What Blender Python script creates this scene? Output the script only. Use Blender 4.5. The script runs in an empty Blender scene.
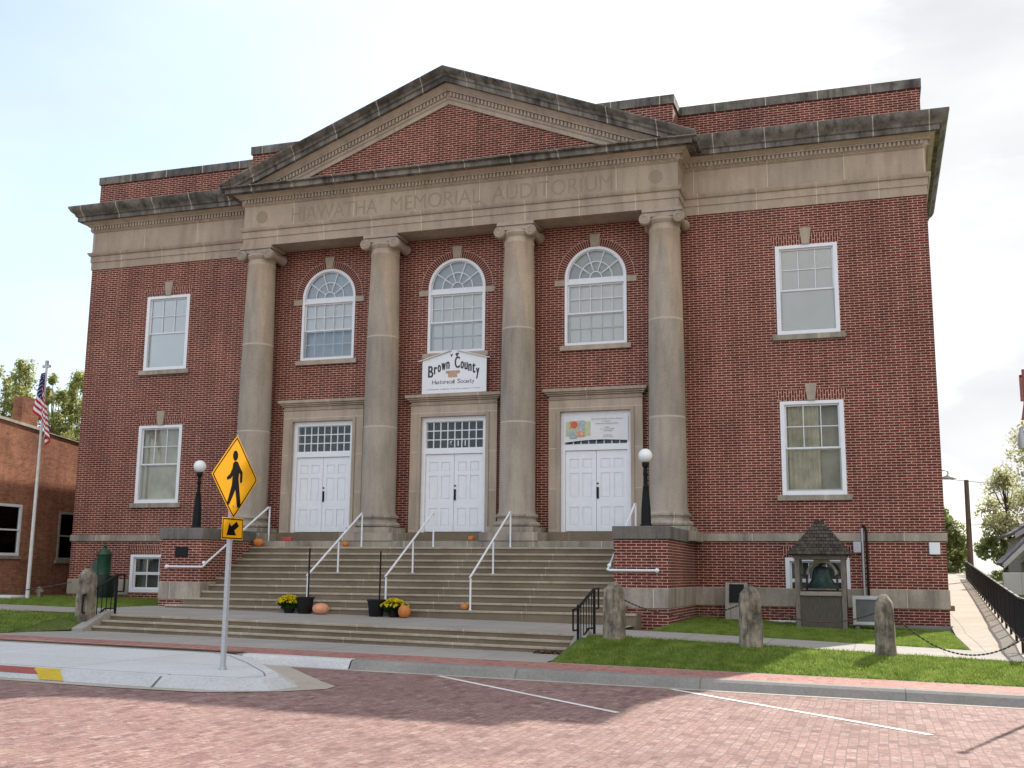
import bpy, bmesh, math, random
from mathutils import Vector, Matrix
random.seed(7)
R = math.radians
scene = bpy.context.scene
col = scene.collection

# ------------------------------------------------------------------ camera
CAM_P, CAM_Y, CAM_R = R(9.732), R(18.283), R(0.547)
F = Vector((-math.sin(CAM_Y)*math.cos(CAM_P), math.cos(CAM_Y)*math.cos(CAM_P), math.sin(CAM_P)))
Rt = Vector((math.cos(CAM_Y), math.sin(CAM_Y), 0)); Up = Rt.cross(F)
R2 = Rt*math.cos(CAM_R)+Up*math.sin(CAM_R); U2 = -Rt*math.sin(CAM_R)+Up*math.cos(CAM_R)
cd = bpy.data.cameras.new('camera'); cam = bpy.data.objects.new('camera', cd); col.objects.link(cam)
cd.sensor_width = 36; cd.lens = 1102.4*36/1024; cd.clip_end = 5000
M = Matrix((R2, U2, -F)).transposed().to_4x4(); M.translation = Vector((11.714, -30.079, 1.7))
cam.matrix_world = M
scene.camera = cam

# ------------------------------------------------------------------ world and sun
SUN_EL, SUN_AZ = R(38.7), R(18.3)            # azimuth from +Y towards +X
w = bpy.data.worlds.new('World'); scene.world = w; w.use_nodes = True
nt = w.node_tree; nt.nodes.clear()
def N(nt, t, **k):
    n = nt.nodes.new(t)
    for a, b in k.items(): setattr(n, a, b)
    return n
out = N(nt, 'ShaderNodeOutputWorld'); bg = N(nt, 'ShaderNodeBackground')
sky = N(nt, 'ShaderNodeTexSky'); sky.sky_type = 'NISHITA'; sky.sun_disc = False
sky.sun_elevation = SUN_EL; sky.sun_rotation = SUN_AZ; sky.dust_density = 2.0; sky.air_density = 1.0
tc = N(nt, 'ShaderNodeTexCoord'); mp = N(nt, 'ShaderNodeMapping'); mp.inputs['Scale'].default_value = (1.3, 1.3, 3.4)
mp.inputs['Location'].default_value = (0.3, 0.1, 0.0)
nz = N(nt, 'ShaderNodeTexNoise'); nz.inputs['Scale'].default_value = 1.5; nz.inputs['Detail'].default_value = 7; nz.inputs['Roughness'].default_value = .52
rp = N(nt, 'ShaderNodeValToRGB'); rp.color_ramp.elements[0].position = .34; rp.color_ramp.elements[1].position = .68
rp.color_ramp.elements[0].color = (.36, .36, .36, 1); rp.color_ramp.elements[1].color = (1, 1, 1, 1)
L = nt.links.new
L(tc.outputs['Generated'], mp.inputs['Vector']); L(mp.outputs[0], nz.inputs['Vector'])
# cloud cover thicker towards the sun side (right)
sep = N(nt, 'ShaderNodeSeparateXYZ'); L(tc.outputs['Generated'], sep.inputs[0])
ma = N(nt, 'ShaderNodeMath', operation='MULTIPLY_ADD'); ma.inputs[1].default_value = .5; ma.inputs[2].default_value = .115
L(sep.outputs['X'], ma.inputs[0])
ad = N(nt, 'ShaderNodeMath', operation='ADD'); L(nz.outputs['Fac'], ad.inputs[0]); L(ma.outputs[0], ad.inputs[1]); L(ad.outputs[0], rp.inputs['Fac'])
nz2 = N(nt, 'ShaderNodeTexNoise'); nz2.inputs['Scale'].default_value = 3.2; nz2.inputs['Detail'].default_value = 6
L(mp.outputs[0], nz2.inputs['Vector'])
cr = N(nt, 'ShaderNodeValToRGB'); cr.color_ramp.elements[0].position = .34; cr.color_ramp.elements[1].position = .62
cr.color_ramp.elements[0].color = (2.35, 2.42, 2.52, 1); cr.color_ramp.elements[1].color = (2.95, 2.95, 2.97, 1)
L(nz2.outputs['Fac'], cr.inputs['Fac'])
skm = N(nt, 'ShaderNodeMixRGB', blend_type='MULTIPLY'); skm.inputs['Fac'].default_value = 1; skm.inputs['Color2'].default_value = (.80, .83, .88, 1)
L(sky.outputs['Color'], skm.inputs['Color1'])
mx = N(nt, 'ShaderNodeMixRGB'); L(rp.outputs['Color'], mx.inputs['Fac']); L(skm.outputs[0], mx.inputs['Color1']); L(cr.outputs['Color'], mx.inputs['Color2'])
fr0 = N(nt, 'ShaderNodeMapRange'); fr0.inputs['From Min'].default_value = -.6; fr0.inputs['From Max'].default_value = .3; fr0.inputs['To Min'].default_value = 1.5; fr0.inputs['To Max'].default_value = 1.0  # extra brightness added to the sky behind the camera, lifting the shaded facade
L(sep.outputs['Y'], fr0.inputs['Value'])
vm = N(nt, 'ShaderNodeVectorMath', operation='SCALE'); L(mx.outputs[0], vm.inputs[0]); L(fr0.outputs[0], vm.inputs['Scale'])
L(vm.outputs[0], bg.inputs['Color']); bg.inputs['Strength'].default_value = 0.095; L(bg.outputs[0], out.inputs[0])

sl = bpy.data.lights.new('sun', 'SUN'); sl.energy = 2.15; sl.angle = R(.6); sl.color = (1.0, .95, .87)
so = bpy.data.objects.new('sun', sl); col.objects.link(so)
sd = Vector((math.sin(SUN_AZ)*math.cos(SUN_EL), math.cos(SUN_AZ)*math.cos(SUN_EL), math.sin(SUN_EL)))
so.rotation_euler = sd.to_track_quat('Z', 'Y').to_euler(); so.location = (20, 40, 40)
scene.view_settings.view_transform = 'Standard'; scene.view_settings.look = 'None'
scene.view_settings.exposure = 1.86; scene.view_settings.gamma = 1
scene.cycles.max_bounces = 6; scene.cycles.transparent_max_bounces = 12

# ------------------------------------------------------------------ materials
def newmat(name, rough=.8, spec=.3):
    m = bpy.data.materials.new(name); m.use_nodes = True; nt = m.node_tree
    b = nt.nodes['Principled BSDF']; b.inputs['Roughness'].default_value = rough
    b.inputs['Specular IOR Level'].default_value = spec
    return m, nt, b
def pos(nt, sc=(1, 1, 1), obj=False):
    if obj: g = N(nt, 'ShaderNodeTexCoord').outputs['Object']
    else: g = N(nt, 'ShaderNodeNewGeometry').outputs['Position']
    mp = N(nt, 'ShaderNodeMapping'); mp.inputs['Scale'].default_value = sc
    nt.links.new(g, mp.inputs['Vector']); return mp.outputs[0]
def noise(nt, vec, scale, detail=5, rough=.6):
    n = N(nt, 'ShaderNodeTexNoise'); n.inputs['Scale'].default_value = scale
    n.inputs['Detail'].default_value = detail; n.inputs['Roughness'].default_value = rough
    nt.links.new(vec, n.inputs['Vector']); return n.outputs['Fac']
def ramp(nt, fac, stops):
    r = N(nt, 'ShaderNodeValToRGB'); e = r.color_ramp.elements
    while len(e) < len(stops): e.new(.5)
    for i, (p, c) in enumerate(stops):
        e[i].position = p; e[i].color = (*c, 1) if len(c) == 3 else c
    nt.links.new(fac, r.inputs['Fac']); return r.outputs['Color']
def mix(nt, fac, a, b, blend='MIX'):
    m = N(nt, 'ShaderNodeMixRGB', blend_type=blend)
    for i, v in (('Fac', fac), ('Color1', a), ('Color2', b)):
        if isinstance(v, (int, float)): m.inputs[i].default_value = v if i == 'Fac' else (v, v, v, 1)
        elif isinstance(v, tuple): m.inputs[i].default_value = (*v, 1)
        else: nt.links.new(v, m.inputs[i])
    return m.outputs[0]
def bump(nt, b, h, s=.3, d=.02):
    n = N(nt, 'ShaderNodeBump'); n.inputs['Strength'].default_value = s; n.inputs['Distance'].default_value = d
    nt.links.new(h, n.inputs['Height']); nt.links.new(n.outputs[0], b.inputs['Normal'])
def wallvec(nt, dz=0., swap=False):
    """(along-wall, height) coordinates that work on faces looking along X or Y"""
    g = N(nt, 'ShaderNodeNewGeometry'); s = N(nt, 'ShaderNodeSeparateXYZ'); nt.links.new(g.outputs['Position'], s.inputs[0])
    sn = N(nt, 'ShaderNodeSeparateXYZ'); nt.links.new(g.outputs['True Normal'], sn.inputs[0])
    ab = N(nt, 'ShaderNodeMath', operation='ABSOLUTE'); nt.links.new(sn.outputs['X'], ab.inputs[0])
    gt = N(nt, 'ShaderNodeMath', operation='GREATER_THAN'); gt.inputs[1].default_value = .7; nt.links.new(ab.outputs[0], gt.inputs[0])
    mi = N(nt, 'ShaderNodeMix'); mi.data_type = 'FLOAT'
    nt.links.new(gt.outputs[0], mi.inputs[0]); nt.links.new(s.outputs['X'], mi.inputs[2]); nt.links.new(s.outputs['Y'], mi.inputs[3])
    az = N(nt, 'ShaderNodeMath', operation='ADD'); az.inputs[1].default_value = dz; nt.links.new(s.outputs['Z'], az.inputs[0])
    c = N(nt, 'ShaderNodeCombineXYZ')
    a, z = mi.outputs[0], az.outputs[0]
    if swap: a, z = z, a
    nt.links.new(a, c.inputs[0]); nt.links.new(z, c.inputs[1]); return c.outputs[0]
def bricktex(nt, vec, c1, c2, mo, bw, bh, ms, off=.5):
    t = N(nt, 'ShaderNodeTexBrick'); t.offset = off
    for k, v in (('Scale', 1), ('Mortar Size', ms), ('Mortar Smooth', .15), ('Bias', 0), ('Brick Width', bw), ('Row Height', bh)): t.inputs[k].default_value = v
    for k, v in (('Color1', c1), ('Color2', c2), ('Mortar', mo)): t.inputs[k].default_value = (*v, 1)
    nt.links.new(vec, t.inputs['Vector']); return t
def brickmat(name, c1, c2, mo, swap=False, bw=.245, bh=.0692, ms=.0077, stain=.25, dz=0.):
    m, nt, b = newmat(name, .9, .2)
    t = bricktex(nt, wallvec(nt, dz, swap), c1, c2, mo, bw, bh, ms)
    p = pos(nt); n5 = noise(nt, pos(nt, (2.0, 2.0, .16)), 1.5, 6, .7)
    n1 = noise(nt, p, .55, 6, .65); n2 = noise(nt, p, 7, 3, .6)
    a = mix(nt, 1, t.outputs['Color'], ramp(nt, n1, [(.3, (1-stain,)*3), (.7, (1+stain*.6,)*3)]), 'MULTIPLY')
    a = mix(nt, 1, a, ramp(nt, n2, [(.3, (.78, .76, .76)), (.7, (1.2, 1.18, 1.15))]), 'MULTIPLY')
    a = mix(nt, 1, a, ramp(nt, n5, [(.34, (.78, .77, .78)), (.55, (1, 1, 1)), (.72, (1.12, 1.1, 1.08))]), 'MULTIPLY')
    nt.links.new(a, b.inputs['Base Color'])
    inv = N(nt, 'ShaderNodeMath', operation='SUBTRACT'); inv.inputs[0].default_value = 1; nt.links.new(t.outputs['Fac'], inv.inputs[1])
    bump(nt, b, inv.outputs[0], .6, .01)
    return m
def stonemat(name, base, dark, bw=1.5, bh=50., ms=.008, mo=None, stain=.5, dz=0., streak=True, joints=True, off=0.5, ns=.8):
    m, nt, b = newmat(name, .88, .2)
    p = pos(nt); ps = pos(nt, (2.2, 2.2, .35))
    n1 = noise(nt, p, ns, 8, .65); n2 = noise(nt, ps, 1.6*ns/.8, 7, .65); n3 = noise(nt, p, 30, 3, .6)
    c = mix(nt, ramp(nt, n1, [(.35, (0, 0, 0)), (.7, (stain,)*3)]), base, dark)
    if streak: c = mix(nt, ramp(nt, n2, [(.45, (0, 0, 0)), (.72, (stain,)*3)]), c, tuple(x*.75 for x in dark))
    c = mix(nt, 1, c, ramp(nt, n3, [(.3, (.87,)*3), (.7, (1.1,)*3)]), 'MULTIPLY')
    if joints:
        t = bricktex(nt, wallvec(nt, dz), (0.93, .92, .9), (1.09, 1.06, 1.04), (1, 1, 1), bw, bh, ms, off)
        c = mix(nt, 1, c, t.outputs['Color'], 'MULTIPLY')
        c = mix(nt, t.outputs['Fac'], c, mo or tuple(min(.7, x*1.45) for x in base))
    nt.links.new(c, b.inputs['Base Color']); bump(nt, b, n3, .25, .01)
    return m
def plain(name, c, rough=.6, spec=.4, var=.12, sc=8, metal=0., stretch=(1, 1, 1)):
    m, nt, b = newmat(name, rough, spec); b.inputs['Metallic'].default_value = metal
    n = noise(nt, pos(nt, stretch, True), sc, 5, .6)
    nt.links.new(mix(nt, 1, c, ramp(nt, n, [(.3, (1-var,)*3), (.7, (1+var,)*3)]), 'MULTIPLY'), b.inputs['Base Color'])
    bump(nt, b, n, .08, .01)
    return m
BR1, BR2, BMO = (.182, .037, .027), (.108, .025, .021), (.62, .43, .33)
M_brick = brickmat('red_brick', BR1, BR2, BMO)
M_soldier = brickmat('soldier_brick', BR1, BR2, BMO, swap=True, bw=.215, bh=.0677)
M_oldbrick = brickmat('old_orange_brick', (.38, .165, .095), (.26, .11, .065), (.42, .27, .18), bw=.21, bh=.066, ms=.004, stain=.4)
M_stone = stonemat('limestone', (.445, .36, .28), (.27, .22, .175), bw=1.62, stain=.55)
M_band = stonemat('limestone_band', (.42, .37, .30), (.17, .15, .13), bw=1.9, stain=.75)
M_trim = stonemat('limestone_trim', (.45, .37, .29), (.27, .22, .175), joints=False, stain=.5)
M_col = stonemat('column_stone', (.39, .335, .272), (.24, .208, .175), bw=500., bh=2.71, ms=.026, dz=2.195+.04, stain=.6, mo=(.46, .40, .31))
M_corn = stonemat('weathered_cornice_stone', (.27, .25, .22), (.05, .048, .045), bw=1.42, ms=.014, mo=(.46, .42, .36), stain=1., ns=1.1)
M_step = stonemat('weathered_step_stone', (.225, .175, .12), (.12, .097, .07), bw=2.4, ms=.006, stain=.8, streak=False)
M_stepnose = stonemat('pale_step_stone', (.44, .375, .29), (.29, .25, .19), bw=2.4, stain=.6)
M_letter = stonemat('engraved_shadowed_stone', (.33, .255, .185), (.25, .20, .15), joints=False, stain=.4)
M_post = stonemat('rough_old_stone', (.36, .30, .22), (.05, .047, .04), joints=False, stain=1.0, ns=3.2)
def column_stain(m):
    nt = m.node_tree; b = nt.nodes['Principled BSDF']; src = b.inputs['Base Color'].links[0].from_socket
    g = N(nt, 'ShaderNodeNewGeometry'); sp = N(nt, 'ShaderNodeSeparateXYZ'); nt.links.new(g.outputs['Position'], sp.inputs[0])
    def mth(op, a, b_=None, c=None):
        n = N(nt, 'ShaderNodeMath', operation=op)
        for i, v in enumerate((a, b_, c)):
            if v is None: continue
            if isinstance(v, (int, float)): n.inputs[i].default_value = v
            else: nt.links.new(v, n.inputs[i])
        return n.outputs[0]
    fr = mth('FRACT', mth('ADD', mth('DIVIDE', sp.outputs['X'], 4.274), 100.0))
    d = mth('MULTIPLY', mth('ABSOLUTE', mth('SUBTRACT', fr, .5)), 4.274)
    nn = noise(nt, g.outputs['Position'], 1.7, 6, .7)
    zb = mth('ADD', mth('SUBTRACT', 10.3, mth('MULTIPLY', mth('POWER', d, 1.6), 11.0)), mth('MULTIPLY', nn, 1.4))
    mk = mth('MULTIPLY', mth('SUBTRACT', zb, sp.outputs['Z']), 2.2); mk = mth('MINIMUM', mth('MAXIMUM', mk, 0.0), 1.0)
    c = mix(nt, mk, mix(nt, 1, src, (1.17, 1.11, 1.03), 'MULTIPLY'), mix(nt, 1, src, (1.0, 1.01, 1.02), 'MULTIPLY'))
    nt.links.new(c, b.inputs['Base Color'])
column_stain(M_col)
M_white = plain('white_paint', (.74, .75, .77), .45, .4, .04, 5)
M_muntin = plain('white_window_paint', (.70, .71, .73), .5, .4, .05, 5)
M_black = plain('black_iron', (.009, .009, .010), .6, .2, .3, 20)
M_lampblk = plain('dark_lamp_iron', (.006, .008, .009), .6, .2, .3, 10)
M_galv = plain('galvanised_steel', (.42, .43, .45), .5, .5, .15, 30, .3)
M_green = plain('dark_green_paint', (.012, .055, .03), .4, .5, .35, 6)
M_greendk = plain('black_green_paint', (.006, .016, .012), .45, .5, .35, 6)
M_wood = plain('grey_weathered_wood', (.16, .135, .11), .85, .2, .4, 9, stretch=(6, 6, .6))
M_brown = plain('brown_metal', (.04, .028, .02), .6, .4, .2)
M_globe = plain('white_lamp_globe', (.80, .80, .78), .3, .5, .03)
M_yel = plain('amber_sign_face', (.74, .36, .004), .6, .15, .04, 3)
M_blk = plain('black_sign_print', (.008, .007, .006), .8, .05, .1)
M_bronze = plain('green_bronze', (.035, .06, .05), .5, .5, .5, 8, .6)
M_pump = plain('orange_pumpkin_skin', (.50, .17, .035), .5, .4, .15, 6)
M_pumpk = plain('pale_orange_pumpkin_skin', (.62, .27, .15), .5, .4, .15, 6)
M_red = plain('red_paint', (.42, .06, .05), .6, .3, .15)
M_navy = plain('navy_cloth', (.02, .03, .12), .8, .2, .1)
M_redcl = plain('red_cloth', (.42, .025, .04), .8, .2, .1)
M_whcl = plain('white_cloth', (.72, .72, .74), .8, .2, .05)
M_ink = plain('dark_ink', (.05, .05, .055), .7, .2, .1)
M_tanart = plain('tan_print', (.50, .32, .22), .7, .2, .2, 20)
M_blind = plain('pale_blind', (.80, .80, .76), .9, .1, .04, 1.5)
M_curt = plain('dim_olive_curtain', (.36, .36, .29), .95, .1, .35, 1.2)
M_dim = plain('dark_room', (.15, .16, .16), .95, .1, .4, 1)
M_shingle = None
def concmat(name, base, dark, jw=1.6, jl=1.6, joints=True, crack=.5):
    m, nt, b = newmat(name, .9, .25)
    p = pos(nt); n1 = noise(nt, p, .7, 8, .65); n2 = noise(nt, p, 22, 4, .7)
    c = mix(nt, ramp(nt, n1, [(.3, (0, 0, 0)), (.75, (1, 1, 1))]), base, dark)
    c = mix(nt, 1, c, ramp(nt, n2, [(.3, (.85,)*3), (.7, (1.12,)*3)]), 'MULTIPLY')
    if joints:
        t = bricktex(nt, p, (1, 1, 1), (.95, .94, .93), (.6, .57, .54), jl, jw, .012, 0)
        c = mix(nt, 1, c, t.outputs['Color'], 'MULTIPLY')
    nt.links.new(c, b.inputs['Base Color']); bump(nt, b, n2, .2, .005); return m
M_walk = concmat('old_concrete', (.36, .335, .30), (.27, .25, .225))
M_newc = concmat('new_concrete', (.60, .60, .59), (.50, .50, .49), 2.4, 3.0)
M_kerb = concmat('grey_kerb_concrete', (.30, .285, .26), (.18, .17, .155), 50, 3.0)
M_gut = concmat('pale_gutter_concrete', (.46, .41, .34), (.36, .31, .25), joints=False)
M_line = concmat('white_road_paint', (.78, .77, .74), (.55, .50, .47), joints=False)
M_yelp = concmat('yellow_kerb_paint', (.62, .42, .02), (.42, .3, .05), joints=False)
M_redp = concmat('red_kerb_paint', (.36, .09, .07), (.25, .08, .07), joints=False)
M_rust = concmat('rust_brown_gravel', (.16, .07, .03), (.09, .045, .025), joints=False)
def pavemat(name, c1, c2, c3, mo, bw, bh, ms, worn=.7):
    m, nt, b = newmat(name, .85, .3)
    g = N(nt, 'ShaderNodeNewGeometry'); s = N(nt, 'ShaderNodeSeparateXYZ'); nt.links.new(g.outputs['Position'], s.inputs[0])
    wn = N(nt, 'ShaderNodeTexNoise'); wn.inputs['Scale'].default_value = 1.3; nt.links.new(g.outputs['Position'], wn.inputs['Vector'])
    c = N(nt, 'ShaderNodeCombineXYZ'); nt.links.new(s.outputs['Y'], c.inputs[0]); nt.links.new(s.outputs['X'], c.inputs[1])
    va = N(nt, 'ShaderNodeVectorMath', operation='MULTIPLY_ADD'); va.inputs[1].default_value = (.06, .06, 0)
    nt.links.new(wn.outputs['Color'], va.inputs[0]); nt.links.new(c.outputs[0], va.inputs[2])
    t = bricktex(nt, va.outputs[0], (0, 0, 0), (1, 1, 1), (.5, .5, .5), bw, bh, ms)
    base = ramp(nt, t.outputs['Color'], [(0., c2), (.35, c1), (.8, c1), (.97, tuple(.72*a_+.28*b_ for a_, b_ in zip(c1, c3)))])
    p = g.outputs['Position']
    n1 = noise(nt, p, .5, 6, .7); n2 = noise(nt, p, 4.5, 8, .9); n4 = noise(nt, p, 17, 4, .8)
    a = mix(nt, ramp(nt, n2, [(.54, (0, 0, 0)), (.64, (worn,)*3)]), base, c3)
    a = mix(nt, 1, a, ramp(nt, n4, [(.34, (.5, .48, .48)), (.48, (1, 1, 1)), (.7, (1.25, 1.25, 1.25))]), 'MULTIPLY')
    a = mix(nt, 1, a, ramp(nt, n1, [(.3, (.8, .79, .8)), (.7, (1.14, 1.12, 1.1))]), 'MULTIPLY')
    a = mix(nt, t.outputs['Fac'], a, mo)
    nt.links.new(a, b.inputs['Base Color'])
    inv = N(nt, 'ShaderNodeMath', operation='SUBTRACT'); inv.inputs[0].default_value = 1; nt.links.new(t.outputs['Fac'], inv.inputs[1])
    bump(nt, b, inv.outputs[0], .8, .012); return m
M_road = pavemat('worn_brick_paving', (.255, .150, .128), (.17, .092, .08), (.40, .32, .28), (.165, .115, .10), .215, .105, .005, 1.)
M_strip = pavemat('red_paver_strip', (.36, .165, .135), (.27, .115, .095), (.42, .26, .22), (.34, .22, .18), .2, .1, .004, .25)
def grassmat(name, a, b_):
    m, nt, b = newmat(name, .9, .15)
    p = pos(nt); n1 = noise(nt, p, .8, 6, .7); n2 = noise(nt, p, 14, 5, .7)
    c = mix(nt, ramp(nt, n1, [(.3, (0, 0, 0)), (.7, (1, 1, 1))]), a, b_)
    c = mix(nt, 1, c, ramp(nt, n2, [(.3, (.6,)*3), (.7, (1.35, 1.3, 1.2))]), 'MULTIPLY')
    nt.links.new(c, b.inputs['Base Color']); bump(nt, b, n2, .6, .03); return m
M_lawn = grassmat('lawn_soil', (.07, .105, .024), (.10, .13, .035))
def leafmat(name, c1, c2, tr=.35):
    m = bpy.data.materials.new(name); m.use_nodes = True; nt = m.node_tree; nt.nodes.clear()
    o = N(nt, 'ShaderNodeOutputMaterial'); d = N(nt, 'ShaderNodeBsdfDiffuse'); t = N(nt, 'ShaderNodeBsdfTranslucent'); s = N(nt, 'ShaderNodeMixShader')
    n = noise(nt, pos(nt), 3.5, 3, .6); c = mix(nt, ramp(nt, n, [(.35, (0, 0, 0)), (.65, (1, 1, 1))]), c1, c2)
    nt.links.new(c, d.inputs[0]); nt.links.new(c, t.inputs[0]); s.inputs[0].default_value = tr
    nt.links.new(d.outputs[0], s.inputs[1]); nt.links.new(t.outputs[0], s.inputs[2]); nt.links.new(s.outputs[0], o.inputs[0]); return m
M_blade = leafmat('grass_blades', (.14, .215, .035), (.29, .36, .085), .42)
M_leafL = leafmat('yellow_green_leaves', (.28, .31, .10), (.47, .46, .20), .58)
M_leafR = leafmat('pale_green_leaves', (.34, .35, .16), (.56, .53, .32), .58)
M_leafD = leafmat('green_leaves', (.17, .22, .08), (.36, .38, .17), .52)
M_mumleaf = leafmat('dark_plant_leaves', (.012, .03, .008), (.03, .06, .015), .1)
M_mumflower = leafmat('yellow_petals', (.55, .42, .01), (.70, .55, .02), .2)
M_bark = plain('bark', (.09, .07, .05), .95, .1, .3, 6)
def glassmat(name, tint=(.85, .9, .9), refl=1.0):
    m = bpy.data.materials.new(name); m.use_nodes = True; nt = m.node_tree; nt.nodes.clear()
    o = N(nt, 'ShaderNodeOutputMaterial'); tr = N(nt, 'ShaderNodeBsdfTransparent'); gl = N(nt, 'ShaderNodeBsdfGlossy'); s = N(nt, 'ShaderNodeMixShader')
    tr.inputs[0].default_value = (*tint, 1); gl.inputs['Roughness'].default_value = .03
    fr = N(nt, 'ShaderNodeFresnel'); fr.inputs[0].default_value = 1.5
    mu = N(nt, 'ShaderNodeMath', operation='MULTIPLY_ADD'); mu.inputs[1].default_value = refl; mu.inputs[2].default_value = .0; nt.links.new(fr.outputs[0], mu.inputs[0])
    nt.links.new(mu.outputs[0], s.inputs[0]); nt.links.new(tr.outputs[0], s.inputs[1]); nt.links.new(gl.outputs[0], s.inputs[2]); nt.links.new(s.outputs[0], o.inputs[0]); return m
M_glass = glassmat('window_glass', (.95, .96, .96), 1.0); M_glassd = glassmat('dull_old_glass', (.90, .90, .88), .5)

# ------------------------------------------------------------------ mesh helpers
class MB:
    def __init__(s): s.v = []; s.f = []
    def quad(s, *p): i = len(s.v); s.v += [tuple(x) for x in p]; s.f.append(tuple(range(i, i+len(p)))); return s
    def box(s, x0, x1, y0, y1, z0, z1):
        i = len(s.v)
        s.v += [(x0, y0, z0), (x1, y0, z0), (x1, y1, z0), (x0, y1, z0), (x0, y0, z1), (x1, y0, z1), (x1, y1, z1), (x0, y1, z1)]
        s.f += [tuple(i+k for k in q) for q in ((0, 3, 2, 1), (4, 5, 6, 7), (0, 1, 5, 4), (1, 2, 6, 5), (2, 3, 7, 6), (3, 0, 4, 7))]; return s
    def prism(s, poly, axis, a, b):
        """poly 2-D ccw; axis 'x': poly=(y,z); 'y': poly=(x,z); 'z': poly=(x,y)"""
        def P(p, t): return (t, p[0], p[1]) if axis == 'x' else (p[0], t, p[1]) if axis == 'y' else (p[0], p[1], t)
        n = len(poly); i = len(s.v); s.v += [P(p, a) for p in poly]+[P(p, b) for p in poly]
        s.f.append(tuple(range(i, i+n))[::-1]); s.f.append(tuple(range(i+n, i+2*n)))
        for k in range(n): j = (k+1) % n; s.f.append((i+k, i+j, i+n+j, i+n+k))
        return s
    def lathe(s, prof, cx=0, cy=0, seg=24, axis='z', cz=0):
        i = len(s.v); n = len(prof)
        for k in range(seg):
            a = 2*math.pi*k/seg; c, q = math.cos(a), math.sin(a)
            for r, z in prof:
                s.v.append((cx+r*c, cy+r*q, z) if axis == 'z' else (cx+r*c, z, cz+r*q) if axis == 'y' else (z, cy+r*c, cz+r*q))
        for k in range(seg):
            k2 = (k+1) % seg
            for j in range(n-1): s.f.append((i+k*n+j, i+k2*n+j, i+k2*n+j+1, i+k*n+j+1))
        s.f.append(tuple(i+k*n for k in range(seg))[::-1]); s.f.append(tuple(i+k*n+n-1 for k in range(seg))); return s
    def tube(s, pts, r, seg=8):
        pts = [Vector(p) for p in pts]; i = len(s.v); n = len(pts)
        rs = r if isinstance(r, (list, tuple)) else [r]*n
        pu = None
        for k, p in enumerate(pts):
            d = (pts[min(k+1, n-1)]-pts[max(k-1, 0)]).normalized()
            u = d.cross(Vector((0, 0, 1))) if abs(d.z) < .95 else d.cross(Vector((1, 0, 0)))
            if pu is not None:
                u = pu-d*pu.dot(d)
            u.normalize(); pu = u; w_ = d.cross(u)
            for a in range(seg):
                t = 2*math.pi*a/seg; s.v.append(tuple(p+(u*math.cos(t)+w_*math.sin(t))*rs[k]))
        for k in range(n-1):
            for a in range(seg):
                b = (a+1) % seg; s.f.append((i+k*seg+a, i+k*seg+b, i+(k+1)*seg+b, i+(k+1)*seg+a))
        s.f.append(tuple(i+a for a in range(seg))[::-1]); s.f.append(tuple(i+(n-1)*seg+a for a in range(seg))); return s
    def bar(s, p, q, w_=.04, d=.04):
        p, q = Vector(p), Vector(q); D = (q-p).normalized()
        u = D.cross(Vector((0, 1, 0))) if abs(D.y) < .9 else D.cross(Vector((0, 0, 1)))
        u.normalize(); v = D.cross(u).normalized(); i = len(s.v)
        for b in (p, q):
            for a, c in ((-1, -1), (1, -1), (1, 1), (-1, 1)): s.v.append(tuple(b+u*a*w_/2+v*c*d/2))
        s.f += [tuple(i+k for k in q_) for q_ in ((0, 3, 2, 1), (4, 5, 6, 7), (0, 1, 5, 4), (1, 2, 6, 5), (2, 3, 7, 6), (3, 0, 4, 7))]; return s
    def ball(s, c, r, seg=20, rings=12, sz=1.):
        pr = [(max(1e-4, r*math.sin(math.pi*k/rings)), c[2]-r*sz*math.cos(math.pi*k/rings)) for k in range(rings+1)]
        return s.lathe(pr, c[0], c[1], seg)
def wloc(o):
    v = Vector((0, 0, 0))
    while o is not None: v += Vector(o.location); o = o.parent
    return v
def finish(me, smooth=True, ang=35):
    bm = bmesh.new(); bm.from_mesh(me); bmesh.ops.recalc_face_normals(bm, faces=bm.faces); bm.to_mesh(me); bm.free()
    if smooth:
        me.polygons.foreach_set('use_smooth', [True]*len(me.polygons)); me.set_sharp_from_angle(angle=R(ang))
def part(name, mb, mat, parent=None, base=None, bevel=0, smooth=True, recalc=True):
    """mb in world coordinates; parent's world location is taken off. base = origin of a top-level mesh"""
    off = wloc(parent) if parent is not None else Vector(base or (0, 0, 0))
    me = bpy.data.meshes.new(name); me.from_pydata([tuple(Vector(v)-off) for v in mb.v], [], mb.f); me.materials.append(mat)
    if recalc: finish(me, smooth)
    o = bpy.data.objects.new(name, me); col.objects.link(o)
    if parent is not None: o.parent = parent
    else: o.location = off
    if bevel:
        b = o.modifiers.new('bevel', 'BEVEL'); b.width = bevel; b.segments = 2; b.limit_method = 'ANGLE'; b.angle_limit = R(50)
    return o
def tag(o, label, cat, group=None, kind=None):
    o['label'] = label; o['category'] = cat
    if group: o['group'] = group
    if kind: o['kind'] = kind
    return o
def struct(o): o['kind'] = 'structure'; return o
def thing(name, label, cat, loc, group=None):
    o = bpy.data.objects.new(name, None); o.location = loc; o.empty_display_size = .3; col.objects.link(o)
    return tag(o, label, cat, group)
def flat(outer, holes, y0, y1):
    """filled 2-D outline in the XZ plane with holes, thickness y0..y1 -> MB"""
    cu = bpy.data.curves.new('tmp', 'CURVE'); cu.dimensions = '2D'; cu.fill_mode = 'BOTH'; cu.extrude = abs(y1-y0)/2
    for poly in [outer]+holes:
        sp = cu.splines.new('POLY'); sp.points.add(len(poly)-1); sp.use_cyclic_u = True
        for i, p in enumerate(poly): sp.points[i].co = (p[0], p[1], 0, 1)
    return curve_mb(cu, (y0+y1)/2)
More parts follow.
